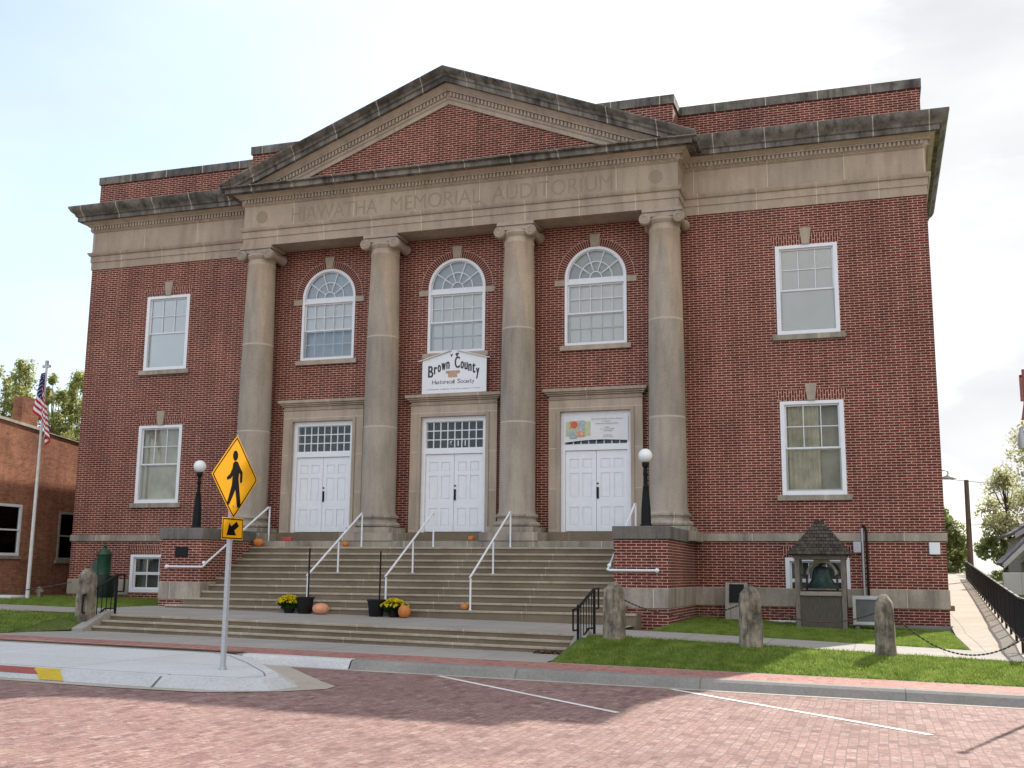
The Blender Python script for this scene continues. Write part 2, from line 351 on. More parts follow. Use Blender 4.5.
def curve_mb(cu, yc, fn=None):
    o = bpy.data.objects.new('tmp', cu); col.objects.link(o)
    dg = bpy.context.evaluated_depsgraph_get(); dg.update()
    me = bpy.data.meshes.new_from_object(o.evaluated_get(dg))
    mb = MB()
    for v in me.vertices:
        x, z, h = v.co; mb.v.append((x, yc-h, z) if fn is None else fn(x, z, h))
    mb.f = [tuple(p.vertices) for p in me.polygons]
    bpy.data.objects.remove(o); bpy.data.meshes.remove(me); bpy.data.curves.remove(cu)
    return mb
def textmb(s, size, yc, fn=None, ext=.002, offset=0., align='CENTER', space=1.):
    cu = bpy.data.curves.new('txt', 'FONT'); cu.body = s; cu.size = size; cu.extrude = ext; cu.offset = offset; cu.align_x = align; cu.space_character = space
    return curve_mb(cu, yc, fn)
def fit(mb, x0, x1, z0, z1, y=None):
    xs = [v[0] for v in mb.v]; zs = [v[2] for v in mb.v]; a, b, c, d = min(xs), max(xs), min(zs), max(zs)
    mb.v = [(x0+(v[0]-a)/(b-a)*(x1-x0), v[1] if y is None else y+(v[1]), z0+(v[2]-c)/(d-c)*(z1-z0)) for v in mb.v]; return mb
def rect(x0, x1, z0, z1): return [(x0, z0), (x1, z0), (x1, z1), (x0, z1)]
def arch(x, r, zs, z0, n=24, stilt=0.):
    """outline: rectangle from z0 with a half-circle on top, springing at zs"""
    return [(x-r, z0), (x+r, z0)]+[(x+r*math.cos(math.pi*k/n), zs+r*math.sin(math.pi*k/n)) for k in range(n+1)]
def merge(*ms):
    o = MB()
    for m in ms:
        i = len(o.v); o.v += m.v; o.f += [tuple(i+k for k in f) for f in m.f]
    return o
def sweep(path, prof, closed=False):
    """prof = list of (out, z) ; path = list of (x, y), outward = right-hand side of travel"""
    mb = MB(); n = len(path); rings = []
    for k, p in enumerate(path):
        p = Vector(p)
        def nrm(a, b): d = (Vector(b)-Vector(a)).normalized(); return Vector((d.y, -d.x))
        if k == 0: m = nrm(path[0], path[1])
        elif k == n-1: m = nrm(path[-2], path[-1])
        else:
            a, b = nrm(path[k-1], path[k]), nrm(path[k], path[k+1]); m = (a+b); m = m/m.dot(a)
        i = len(mb.v)
        for o_, z in prof: q = p+m*o_; mb.v.append((q.x, q.y, z))
        rings.append(i)
    c = len(prof)
    for a, b in zip(rings, rings[1:]):
        for j in range(c):
            j2 = (j+1) % c; mb.f.append((a+j, b+j, b+j2, a+j2))
    mb.f.append(tuple(rings[0]+j for j in range(c))); mb.f.append(tuple(rings[-1]+j for j in range(c))[::-1]); return mb
def copy_tree(o, parent=None):
    c = o.copy(); col.objects.link(c); c.parent = parent
    for ch in list(o.children): copy_tree(ch, c)
    return c

# ------------------------------------------------------------------ terrain
def slope(x, y):
    z = -.015*max(min(x, 60), -11)
    if x > 7 and y > -11.2: z -= .02*min(x-7, 9)*min(1, (y+11.2)/2.2)
    return z
def sheet(name, x0, x1, ys, zs, mat, nx=None, thick=None):
    """strip of ground along X; profile ys/zs"""
    mb = MB(); nx = nx or max(2, int((x1-x0)/2)); 
    xs = [x0+(x1-x0)*i/nx for i in range(nx+1)]
    for x in xs:
        for y, z in zip(ys, zs): mb.v.append((x, y, z+slope(x, y)))
    c = len(ys)
    for i in range(nx):
        for j in range(c-1): mb.f.append((i*c+j, (i+1)*c+j, (i+1)*c+j+1, i*c+j+1))
    me = bpy.data.meshes.new(name); me.from_pydata(mb.v, [], mb.f); me.materials.append(mat)
    o = bpy.data.objects.new(name, me); col.objects.link(o); return struct(o)
def G(x, y, z0=.6): return z0+slope(x, y)

g = MB().quad((-1500, -1500, -1.2), (1500, -1500, -1.2), (1500, 1500, -1.2), (-1500, 1500, -1.2))
struct(part('ground', g, M_lawn, smooth=False))
sheet('street', -70, 70, [-60, -40, -12.62], [.05, .09, .09], M_road, 70)
sheet('gutter', -70, 70, [-12.66, -12.5], [.094, .096], M_gut, 70)
sheet('kerb', 3.02, 60, [-12.5, -12.42, -12.36, -12.16], [.09, .21, .245, .25], M_kerb, 40)
sheet('kerb', -70, .86, [-12.5, -12.42, -12.36, -12.16], [.09, .21, .245, .25], M_kerb, 40)
sheet('kerb', .86, 3.0, [-12.5, -12.42, -12.36, -12.16], [.09, .21, .245, .25], M_newc, 3)
sheet('brick_strip', -70, 70, [-12.16, -11.16], [.25, .262], M_strip, 70)
sheet('strip_edge', -70, 70, [-11.16, -11.1], [.264, .266], M_gut, 70)
sheet('pavement', -8.2, 6.1, [-11.1, -9.12], [.262, .272], M_walk, 8)
sheet('pavement', -60, -8.2, [-11.1, -10.75], [.262, .275], M_walk, 20)
# lawns
def lawn(name, x0, x1, ys, zs, nx): return sheet(name, x0, x1, ys, zs, M_lawn, nx)
lawn('front_lawn', 6.18, 60, [-11.1, -10.4, -9.4, -8.6], [.262, .37, .53, .60], 40)
lawn('front_lawn', -60, -5.95, [-10.9, -10.2, -9.4, -8.6], [.268, .38, .52, .60], 30)
mb = MB(); A_ = [(-5.95, -10.9, .268), (-5.95, -10.2, .38), (-5.95, -9.4, .52), (-5.95, -8.6, .60)]; B_ = [(-5.94, -10.89, .27), (-5.75, -10.2, .27), (-5.30, -9.5, .30), (-5.28, -8.6, .60)]
for i in range(4):
    mb.v += [(a_[0], a_[1], a_[2]+slope(a_[0], a_[1])) for a_ in (A_[i], B_[i])]
    if i: mb.f.append((2*i-2, 2*i-1, 2*i+1, 2*i))
struct(part('front_lawn', mb, M_lawn, smooth=False))
sheet('footpath', -60, -7.3, [-8.6, -6.3], [.61, .62], M_walk, 30)
sheet('footpath', -7.3, 6.3, [-8.5, -3.9], [.612, .625], M_walk, 8)
sheet('footpath', 6.3, 40, [-8.6, -6.25], [.61, .62], M_walk, 20)
lawn('side_lawn', -60, -6.95, [-6.3, .4, 30], [.612, .64, .7], 30)
lawn('side_lawn', 6.98, 13.35, [-6.25, -3, .4], [.612, .65, .69], 6)
# side walk climbing along the right-hand wall
def fxx(y): return 14.35+.045*(y+4.6)
def swz(y): return .43+.031*(max(y, -6.3)+4.6)
mb = MB(); ysw = [-6.4, -5.4, -4.5, -3, -1.5, 0, 3.5, 6.2, 10, 20, 35, 60]
for i, y in enumerate(ysw):
    zr_ = {-6.4: G(14.3, -6.4, .626), -5.4: .33}.get(y, swz(y)); zl_ = G(13.36, y, .615+.078*(y+6.25)/6.65) if y < 0 else zr_-.10*max(0, 1-y/10)
    mb.v += [(13.36, y, zl_), (fxx(y)+.12, y, zr_)]
    if i: mb.f.append((2*i-2, 2*i-1, 2*i+1, 2*i))
struct(part('side_walk', mb, concmat('warm_side_concrete', (.42, .365, .295), (.34, .30, .24), 1.5, 1.7), smooth=False))  # paler, warmer concrete than the other footpaths
mb = MB()
for i, y in enumerate(ysw):
    z = swz(y)-(.12 if y < -5 else 0); mb.v += [(fxx(y)+.12, y, z-.03), (fxx(y)+1.6, y, z-.5), (60, y+5, z-.6)]
    if i: k = 3*i; mb.f += [(k-3, k-2, k+1, k), (k-2, k-1, k+2, k+1)]
struct(part('bank', mb, M_lawn, smooth=False))
mb = MB().quad((-60, 30, .7), (60, 30, 1.6), (80, 300, 1.2), (-120, 300, .6))
struct(part('far_ground', mb, M_lawn, smooth=False))

# kerbed island of new concrete with its apron
isl = [(-12, -12.24), (.35, -12.24), (.95, -12.6), (1.9, -13.6), (3.0, -14.9), (3.36, -15.45), (3.3, -15.85), (2.9, -16.08), (2.0, -16.18), (.3, -16.2), (-12, -16.0)]
def off2(poly, d):
    out_ = []; n = len(poly)
    for k in range(n):
        a, b, c = Vector(poly[k-1]), Vector(poly[k]), Vector(poly[(k+1) % n])
        n1 = Vector(((b-a).y, -(b-a).x)).normalized(); n2 = Vector(((c-b).y, -(c-b).x)).normalized()
        m = n1+n2; m = m/max(.3, m.dot(n1)); out_.append(tuple(b-m*d))
    return out_
top, base_ = isl, off2(isl, .27)
def P3(p, z): return (p[0], p[1], z+slope(p[0], p[1]))
mb = MB(); mb.quad(*[P3(p, .235) for p in top][::-1])
struct(part('traffic_island', mb, M_newc, smooth=False))
mb = MB()
mid = off2(isl, .045)
for k in range(1, len(isl)-1):
    a, b = k, k+1
    mb.quad(P3(top[a], .235), P3(top[b], .235), P3(mid[b], .222), P3(mid[a], .222))
    mb.quad(P3(mid[a], .222), P3(mid[b], .222), P3(base_[b], .10), P3(base_[a], .10))
struct(part('island_kerb', mb, concmat('island_kerb_concrete', (.52, .52, .515), (.40, .40, .395), joints=False), smooth=False))  # face greyer than the island top: its shade is put into the colour
mb = MB(); li, lo = off2(isl, -.20), off2(isl, -.185)
for k in range(1, len(isl)-1): mb.quad(P3(li[k], .2385), P3(li[k+1], .2385), P3(lo[k+1], .2385), P3(lo[k], .2385))
M_joint = concmat('dirty_joint', (.16, .15, .14), (.08, .075, .07), joints=False)
struct(part('expansion_joint', mb, M_joint, smooth=False))
def kjoint(x, y0):
    z_ = slope(x, -16); a_, b_ = x-.016, x+.016
    struct(part('expansion_joint', MB().quad((a_, y0+.2, .2388+z_), (b_, y0+.2, .2388+z_), (b_, y0-.045, .2265+z_), (a_, y0-.045, .2265+z_)).quad((a_, y0-.045, .2265+z_), (b_, y0-.045, .2265+z_), (b_+.02, y0-.275, .104+z_), (a_+.02, y0-.275, .104+z_)), M_joint, smooth=False))
kjoint(1.9, -16.183)
def lerp(a, b, t): return (a[0]+(b[0]-a[0])*t, a[1]+(b[1]-a[1])*t)
def kpatch(name, x0, x1, x2, x3, mat, fz_=1.):       # painted length of the kerb face on the near edge
    def on(y0, y1, x): return y0+(y1-y0)*(x+12)/12.3
    mb = MB()
    A = lambda x, t, z: (x, on(-16.0, -16.2, x)-.045*(t > 0)-.225*fz_*(t > 1), z+slope(x, -16)+.004)
    mb.quad(A(x0, 0, .235), A(x1, 0, .235), A(x1, 1, .222), A(x0, 1, .222)); mb.quad(A(x0, 1, .222), A(x1, 1, .222), A(x3, 2, .222-.118*fz_), A(x2, 2, .222-.118*fz_))
    return struct(part(name, mb, mat, smooth=False))
kpatch('red_kerb_paint', -8, -.32, -8, -.14, M_redp, .5); kpatch('yellow_kerb_paint', -.31, .16, -.01, .42, M_yelp)
apr = [(.2, -12.5), (1.85, -12.52), (2.6, -13.4), (3.55, -14.5), (4.05, -15.0), (4.1, -15.4), (3.7, -16.0), (2.8, -16.62), (1.6, -16.72), (-12, -16.55), (-12, -14)]
struct(part('island_apron', MB().quad(*[P3(p, .0985) for p in apr]), M_gut, smooth=False))
struct(part('drain_gravel', MB().quad(*[P3(p, .262) for p in [(-12, -12.30), (.3, -12.30), (.72, -12.45), (.78, -12.1), (-12, -12.04)]]), M_rust, smooth=False))
struct(part('strip_edge', MB().quad(*[P3(p, .258) for p in [(-12, -11.99), (-.2, -11.99), (-.2, -11.92), (-12, -11.92)]]), M_gut, smooth=False))
def roadline(a, b, w_=.1):
    a, b = Vector(a), Vector(b); n = (b-a).normalized(); n = Vector((n.y, -n.x))*w_/2
    struct(part('parking_line', MB().quad(*[P3(p, .095) for p in (a+n, b+n, b-n, a-n)]), M_line, smooth=False))
roadline((4.75, -12.7), (8.48, -15.88)); roadline((8.6, -12.7), (12.2, -16.05))

# ------------------------------------------------------------------ the auditorium
W, ZB = 13.34, 11.73
B = thing('auditorium_building', 'large red brick auditorium with four stone columns, pediment and engraved frieze', 'building', (0, 0, .6))
XA, AR = 4.283, .915
ZS0, ZSP = 8.165, 10.16       # arched windows: sill, centre of the arch
wins = []
for s in (-1, 1):
    for z0, z1 in ((8.13, 10.63), (3.80, 6.31)): wins.append((s*10.186, .821, z0, z1))
base_w = [(-10.186, .81, .99, 2.17), (10.186, .81, .99, 2.17)]
doors = [-XA, 0, XA]
holes = [rect(x-h, x+h, a, b) for x, h, a, b in wins+base_w]+[arch(x, AR, ZSP, ZS0) for x in doors]+[rect(x-1.02, x+1.02, 2.84, 6.24) for x in doors]
mb = flat(rect(-W, W, .0, ZB), holes, 0, .35)
part('front_wall', mb, M_brick, B, smooth=False)
for a_, b_, c_, d_ in ((-W, -W+.35, .352, 5.5), (W-.35, W, .352, 8.2), (-W, -9, 5.502, 5.8), (9, W, 8.202, 8.5), (-9, -8.7, 5.502, 8.5)): part('side_wall', MB().box(a_, b_, c_, d_, 0, ZB), M_brick, B, smooth=False)
part('rear_hall', MB().box(-12.7, 12.7, 8.52, 34, 0, 13.0), M_brick, B, smooth=False)
part('roof', MB().box(-W+.1, W-.1, .45, 5.4, ZB+.5, ZB+2.3), M_corn, B, smooth=False); part('roof', MB().box(-9, W-.1, 5.402, 8.3, ZB+.5, ZB+2.3), M_corn, B, smooth=False)
for s in (-1, 1):
    a, b = (7.0, W+.03) if s > 0 else (-W-.03, -7.0)
    part('water_table', MB().box(a, b, -.06, .3, 2.59, 2.80), M_band, B, bevel=.01)
    part('plinth_stone', MB().box(a, b-.002 if s > 0 else -11.015, -.028, .3, .91, 1.375), M_band, B, bevel=.01)
    if s < 0: part('plinth_stone', MB().box(-9.36, b, -.028, .3, .91, 1.375), M_band, B, bevel=.01)
part('water_table', MB().box(W-.01, W+.06, .302, 8.2, 2.59, 2.8).box(-W-.06, -W+.01, .302, 5.5, 2.59, 2.8), M_band, B)
part('footing', MB().box(6.9, W+.05, -.05, .3, 0, .50), M_kerb, B)
part('ledge_stone', MB().box(W+.01, W+.14, .3, .9, .86, .99), M_step, B, bevel=.01)

# entablature carried round the building
plan = [(-W, 5.5), (-W, 0), (-6.85, 0), (-6.85, -.9), (6.85, -.9), (6.85, 0), (W, 0), (W, 8.2)]
arcp = [(-.4, 11.735), (.03, 11.735), (.03, 11.99), (.055, 11.995), (.055, 12.20), (.09, 12.21), (.14, 12.29), (.14, 12.32), (.03, 12.345), (-.4, 12.345)]
e1 = sweep(plan, arcp)
ent = part('architrave', e1, M_stone, B)
part('frieze', sweep(plan, [(-.4, 12.346), (.03, 12.346), (.03, 13.02), (.08, 13.06), (.08, 13.085), (-.4, 13.085)]), stonemat('frieze_limestone', (.445, .36, .28), (.27, .22, .17), bw=2.05, stain=.5, dz=0), B)
part('bed_mould', sweep(plan, [(-.4, 13.086), (.10, 13.086), (.10, 13.235), (.17, 13.24), (.17, 13.27), (.22, 13.30), (.30, 13.37), (-.4, 13.37)]), M_trim, B)
part('portico_soffit', MB().box(-6.45, 6.45, -.5, -.002, 11.737, 11.9), M_trim, B)
# dentils
mb = MB()
def dent(p, q):
    p, q = Vector(p), Vector(q); d = (q-p); L_ = d.length; d.normalize(); n = Vector((d.y, -d.x)); c = int(L_/.112)
    for k in range(c):
        t = (k+.5)*L_/c; a = p+d*(t-.032)+n*.08; b = p+d*(t+.032)+n*.155
        x0, x1 = sorted((a.x, b.x)); y0, y1 = sorted((a.y, b.y)); mb.box(x0, x1, y0, y1, 13.115, 13.232)
for p, q in zip(plan, plan[1:]):
    mb = MB(); dent(p, q); part('dentil_course', mb, M_trim, B, smooth=False)
# dark weathered cornice of the wings and return
cp = [(-.4, 13.371), (.41, 13.371), (.41, 13.50), (.46, 13.53), (.50, 13.62), (.58, 13.68), (.65, 13.80), (.65, 13.86), (-.1, 13.96), (-.4, 13.96)]
part('wing_cornice', sweep([(6.55, 0), (W, 0), (W, 8.2)], cp), M_corn, B)
part('wing_cornice', sweep([(-W, 5.5), (-W, 0), (-6.55, 0)], cp), M_corn, B)
part('portico_cornice', sweep([(-6.85, .3), (-6.85, -.9), (6.85, -.9), (6.85, .3)], [(-.05, 13.372), (.50, 13.372), (.50, 13.50), (.62, 13.53), (.62, 13.56), (-.05, 13.60)]), M_corn, B)
# pediment
SL = .392
def zr(x, d): return 16.60-SL*abs(x)-d
part('tympanum', MB().prism([(-6.3, 13.5), (6.3, 13.5), (6.3, 13.52), (0, 15.9), (-6.3, 13.52)][:1]+[(6.3, 13.5), (6.3, 13.52), (0, 15.9), (-6.3, 13.52)], 'y', -.9, -.4), M_brick, B, smooth=False)
def rake(prof, x1, zmin, s):
    """prof: (out from y=-.9, drop below the top line)"""
    mb = MB(); n = 30; c = len(prof)
    for k in range(n+1):
        x = s*x1*k/n
        for o_, d in prof: mb.v.append((x, -.9-o_, max(zr(x, d), zmin)))
    for k in range(n):
        for j in range(c): j2 = (j+1) % c; mb.f.append((k*c+j, (k+1)*c+j, (k+1)*c+j2, k*c+j2))
    mb.f.append(tuple(range(c))); mb.f.append(tuple(n*c+j for j in range(c))[::-1]); return mb
for s in (-1, 1):
    part('raking_cornice', rake([(-.6, .40), (.42, .40), (.42, .27), (.47, .24), (.50, .17), (.58, .12), (.655, .03), (.655, 0), (-3.2, -.02), (-3.2, .4)], 7.47, 13.44, s), M_corn, B)
    part('raking_bed_mould', rake([(-.3, .98), (.05, .98), (.05, .86), (.09, .82), (.09, .60), (.17, .59), (.17, .56), (.30, .402), (-.3, .402)], 6.84, 13.52, s), M_trim, B)
    mb = MB(); k = 0
    while True:
        x = .09+.112*k; k += 1
        if zr(x, .78) < 13.62: break
        x0, x1 = s*(x-.032), s*(x+.032)
        mb.prism([(x0, zr(x0, .74)), (x1, zr(x1, .74)), (x1, zr(x1, .61)), (x0, zr(x0, .61))], 'y', -1.05, -.985)
    part('raking_dentils', mb, M_trim, B, smooth=False)
# parapet
pp = [(-13.32, 5.5), (-13.32, .1), (-6.75, .1), (-6.75, -.85), (6.75, -.85), (6.75, .1), (13.32, .1), (13.32, 8.2)]
part('parapet', sweep(pp, [(-.35, 13.6), (0, 13.6), (0, 14.80), (-.35, 14.80)]), M_brick, B, smooth=False)
part('parapet_coping', sweep(pp, [(-.40, 14.802), (.045, 14.802), (.045, 14.95), (.05, 15.06), (-.40, 15.07)]), M_corn, B)
part('parapet_base', sweep(pp[:3], [(-.01, 13.9), (.10, 13.9), (.10, 14.03), (-.01, 14.05)]), M_corn, B)
part('parapet_base', sweep(pp[5:], [(-.01, 13.9), (.10, 13.9), (.10, 14.03), (-.01, 14.05)]), M_corn, B)
# raised lettering, its engraving shade painted as darker stone, and roundels on the frieze
parts = [('HIAWATHA', -5.19, -2.28), ('MEMORIAL', -1.83, 1.05), ('AUDITORIUM', 1.42, 5.02)]
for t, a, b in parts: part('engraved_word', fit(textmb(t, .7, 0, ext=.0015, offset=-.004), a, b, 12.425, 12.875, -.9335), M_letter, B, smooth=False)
for x in (-6.25, 6.25):
    mb = MB().lathe([(.02, -.932), (.20, -.932), (.21, -.925)], x, 0, 28, 'y', 12.66)
    mb.lathe([(.10, -.9345), (.13, -.9345), (.13, -.93)], x, 0, 20, 'y', 12.66)
    part('roundel', mb, M_letter, B)

# columns
def column(x):
    yc = -.53
    shaft = [(.53, 3.33), (.515, 3.40), (.508, 3.5), (.506, 5.2), (.492, 7.5), (.462, 9.6), (.43, 11.1), (.45, 11.13), (.45, 11.17), (.43, 11.2), (.43, 11.35)]
    c = part('column', MB().lathe(shaft, x, yc, 40), M_col, B)
    base = MB().lathe([(.60, 2.955), (.655, 2.99), (.67, 3.04), (.64, 3.09), (.57, 3.12), (.545, 3.17), (.565, 3.22), (.60, 3.24), (.60, 3.29), (.56, 3.33), (.5, 3.335)], x, yc, 40)
    part('base', base, M_band, c)
    pl = MB().box(x-.68, x+.68, yc-.68, -.002, 2.80, 2.954).box(x-.84, x+.84, yc-.80, -.002, 2.562, 2.798)
    part('plinth', pl, M_band, c, bevel=.012)
    cap = MB().box(x-.56, x+.56, yc-.44, yc+.44, 11.63, 11.733).box(x-.50, x+.50, yc-.40, yc+.40, 11.50, 11.628)
    cap.lathe([(.43, 11.30), (.47, 11.34), (.50, 11.42), (.47, 11.49)], x, yc, 32)
    part('capital', cap, M_trim, c, bevel=.01)
    for s in (-1, 1):
        vx = x+s*.475
        v = MB().lathe([(.02, yc-.48), (.15, yc-.48), (.168, yc-.45), (.165, yc-.38), (.10, yc-.1), (.10, yc+.1), (.165, yc+.38), (.168, yc+.45), (.15, yc+.48), (.02, yc+.48)], vx, 0, 24, 'y', 11.435)
        pts = [(vx-s*(.148-.12*t)*math.cos(t*4*math.pi+math.pi/2), yc-.485, 11.435+(.148-.12*t)*math.sin(t*4*math.pi+math.pi/2)) for t in [i/40 for i in range(41)]]
        v.tube(pts, .016, 6)
        part('volute', v, M_trim, c)
for k in (-1.5, -.5, .5, 1.5): column(k*4.274)

# windows -------------------------------------------------------------
def keystone(x, z0, z1, w0, w1, y=-.055):
    return MB().prism([(x-w0, z0), (x+w0, z0), (x+w1, z1), (x-w1, z1)], 'y', y, .05)
def sash_window(x, h, z0, z1, mode, wname='window'):
    o, fr = rect(x-h, x+h, z0, z1), .11
    wnd = part(wname, flat(o, [rect(x-h+fr, x+h-fr, z0+fr, z1-fr*.8)], -.012, .16), M_white, B, smooth=False)
    zm = z0+(z1-z0)*.49
    a, b = x-h+fr, x+h-fr; t = .022; st = .045
    def grid(za, zb, nc, nr, y):
        hs = []; wi = (b-a-2*st-(nc-1)*t)/nc; hh = (zb-za-2*st-(nr-1)*t)/nr
        for i in range(nc):
            for j in range(nr): X = a+st+i*(wi+t); Z = za+st+j*(hh+t); hs.append(rect(X, X+wi, Z, Z+hh))
        return flat(rect(a, b, za, zb), hs, y, y+.035)
    if mode == 'base':
        zm = (z0+z1)/2; part('sash', grid(zm, z1-fr*.8, 3, 1, .06), M_muntin, wnd, smooth=False); part('sash', grid(z0+fr, zm, 3, 1, .07), M_muntin, wnd, smooth=False)
    else:
        part('sash', grid(zm, z1-fr*.8, 3, 2, .06), M_muntin, wnd, smooth=False); part('sash', grid(z0+fr, zm+.02, 1, 1, .098), M_muntin, wnd, smooth=False)
    part('pane', MB().box(a, b, .08, .086, z0+fr, z1-fr*.8), M_glassd if mode in ('base', 'half', 'curtain') else M_glass, wnd, smooth=False)
    if mode == 'blind': part('blind', MB().box(a, b, .105, .115, z0+fr, z1-fr), M_blind, wnd, smooth=False)
    elif mode == 'half':
        part('blind', MB().box(a, b, .18, .19, z0+fr, z1-fr), plain('grey_green_blind', (.52, .50, .43), .9, .1, .2, 2), wnd, smooth=False)
    elif mode == 'curtain':
        mb = MB(); n = 40; y = .2
        for i in range(n): 
            x0_, x1_ = a+(b-a)*.62*i/n, a+(b-a)*.62*(i+1)/n
            ya, yb = y+.03*math.sin(i*1.1), y+.03*math.sin((i+1)*1.1); mb.quad((x0_, ya, z0+fr), (x1_, yb, z0+fr), (x1_, yb, z1-fr), (x0_, ya, z1-fr))
        part('curtain', mb, plain('pale_olive_curtain', (.55, .53, .40), .95, .1, .3, 2.2), wnd); part('room_back', MB().box(a, b, .3, .31, z0+fr, z1-fr), M_curt, wnd, smooth=False)
    else: part('room_back', MB().box(a, b, .3, .31, z0+fr, z1-fr), M_dim, wnd, smooth=False)
    if mode != 'base':
        part('sill', MB().box(x-h-.13, x+h+.13, -.09, .1, z0-.15, z0-.002), M_band, wnd, bevel=.01)
        part('keystone', keystone(x, z1+.004, z1+.47, .10, .155), M_trim, wnd, bevel=.008)
        for s in (-1, 1):
            pa, pb, pc, pd = (x+s*.12, z1+.004), (x+s*(h+.02), z1+.004), (x+s*(h+.16), z1+.30), (x+s*.15, z1+.30)
            part('flat_arch', MB().prism([pa, pb, pc, pd][::s], 'y', -.006, .05), M_soldier, wnd, smooth=False)
    else:
        part('flat_arch', MB().prism([(x-h-.05, z1+.004), (x+h+.05, z1+.004), (x+h+.1, z1+.30), (x-h-.1, z1+.30)], 'y', -.006, .05), M_soldier, wnd, smooth=False)
    return wnd
modes = {(-1, 0): 'blind', (-1, 1): 'half', (1, 0): 'blind', (1, 1): 'curtain'}
for x, h, z0, z1 in wins: sash_window(x, h, z0, z1, modes[(1 if x > 0 else -1, 0 if z0 > 6 else 1)])
for x, h, z0, z1 in base_w: sash_window(x, h, z0, z1, 'base', 'basement_window')
def arched_window(x):
    fr = .08; zt = 10.01                            # transom line
    wnd = part('arched_window', flat(arch(x, AR, ZSP, ZS0), [arch(x, AR-fr, ZSP, zt+.035), rect(x-AR+fr, x+AR-fr, ZS0+fr, zt-.035)], -.012, .16), M_white, B, smooth=False)
    # fanlight
    def sect(r0, r1, a0, a1, n=10):
        A = [a0+(a1-a0)*k/n for k in range(n+1)]
        return [(x+r1*math.cos(a), ZSP+r1*math.sin(a)) for a in A]+[(x+r0*math.cos(a), ZSP+r0*math.sin(a)) for a in A[::-1]]
    hs = []; t = .014; ro = AR-fr-.03
    for r0, r1, n in ((.19, .47, 5), (.497, ro, 5)):
        for k in range(n):
            a0, a1 = math.pi*k/n, math.pi*(k+1)/n; rm = (r0+r1)/2; g_ = t/rm
            hs.append(sect(r0, r1, a0+(g_ if k else 0), a1-(g_ if k < n-1 else 0)))
    hs.append(sect(.004, .165, 0, math.pi))
    bot = zt+.037
    hs2 = []
    f = flat([(x-ro-.029, bot), (x+ro+.029, bot)]+[(x+(ro+.029)*math.cos(math.pi*k/30), ZSP+(ro+.029)*math.sin(math.pi*k/30)) for k in range(31)], hs, .05, .085)
    part('fanlight', f, M_muntin, wnd, smooth=False)
    a, b = x-AR+fr, x+AR-fr; st, t = .045, .022
    def grid(za, zb, nc, nr, y):
        hs = []; wi = (b-a-2*st-(nc-1)*t)/nc; hh = (zb-za-2*st-(nr-1)*t)/nr
        for i in range(nc):
            for j in range(nr): X = a+st+i*(wi+t); Z = za+st+j*(hh+t); hs.append(rect(X, X+wi, Z, Z+hh))
        return flat(rect(a, b, za, zb), hs, y, y+.035)
    zm = (ZS0+fr+zt-.06)/2
    part('sash', grid(zm, zt-.035, 5, 2, .05), M_muntin, wnd, smooth=False); part('sash', grid(ZS0+fr, zm+.02, 5, 2, .09), M_muntin, wnd, smooth=False)
    part('pane', MB().prism(arch(x, AR-fr, ZSP, ZS0+fr), 'y', .07, .076), M_glass, wnd, smooth=False)
    part('blind', MB().prism(arch(x, AR-fr-.01, ZSP, zt+.05), 'y', .15, .16), plain('grey_shade_cloth', (.45, .48, .49), .9, .1, .1, 3), wnd, smooth=False)
    part('blind', MB().box(a, b, .15, .16, ZS0+fr, zm) if x > -1 else MB().box(a, b, .26, .27, ZS0+fr, zm), M_blind if x > -1 else plain('grey_blind', (.42, .45, .45), .9, .1, .1, 3), wnd, smooth=False)  # left window: greyer panel set deeper behind the lower sash
    part('blind', MB().box(a, b, .128, .138, zm+.002, zt+.04), M_blind, wnd, smooth=False)
    part('sill', MB().box(x-AR-.13, x+AR+.13, -.09, .1, ZS0-.15, ZS0-.002), M_trim, wnd, bevel=.01)
    ks = keystone(x, ZSP+AR+.004, ZSP+AR+.37, .105, .165)
    part('keystone', ks, M_trim, wnd, bevel=.008)
    for s in (-1, 1): part('impost_block', MB().box(*sorted((x+s*(AR+.01), x+s*(AR+.30))), -.035, .05, 9.95, 10.13), M_trim, wnd, bevel=.008)
    # ring of radial brick headers
    ri, ro_ = AR+.008, AR+.225; n = 46; ring = MB(); mort = MB()
    for k in range(n):
        a0, a1 = math.pi*k/n+.006, math.pi*(k+1)/n-.006
        am = (a0+a1)/2
        if abs(am-math.pi/2) < .13: continue
        q = [(x+r*math.cos(a), ZSP+r*math.sin(a)) for r, a in ((ri, a0), (ro_, a0), (ro_, a1), (ri, a1))]
        ring.prism(q, 'y', -.006, .04)
    rings_ = [MB(), MB()]
    for f_ in range(0, len(ring.v), 8):
        t_ = rings_[0 if ring.v[f_][0] > x else 1]; i0 = len(t_.v); t_.v += ring.v[f_:f_+8]; t_.f += [tuple(q-f_+i0 for q in fc) for fc in ring.f if fc[0] in range(f_, f_+8)]
    mb_ar = bpy.data.materials.get('arch_header_brick') or plain('arch_header_brick', (.125, .035, .028), .9, .2, .3, 9)
    part('brick_arch', rings_[0], mb_ar, wnd, smooth=False)
    part('brick_arch', rings_[1], mb_ar, wnd, smooth=False)
    0 and part('brick_arch', ring, plain('arch_header_brick', (.125, .035, .028), .9, .2, .3, 9), wnd, smooth=False)
    m2 = flat([(x+(ro_+.012)*math.cos(math.pi*k/40), ZSP+(ro_+.012)*math.sin(math.pi*k/40)) for k in range(41)]+[(x+(ri-.003)*math.cos(math.pi*k/40), ZSP+(ri-.003)*math.sin(math.pi*k/40)) for k in range(40, -1, -1)], [], -.003, .03)
    part('arch_mortar', m2, plain('arch_mortar', BMO, .9, .1, .1), wnd, smooth=False)
for x in doors: arched_window(x)

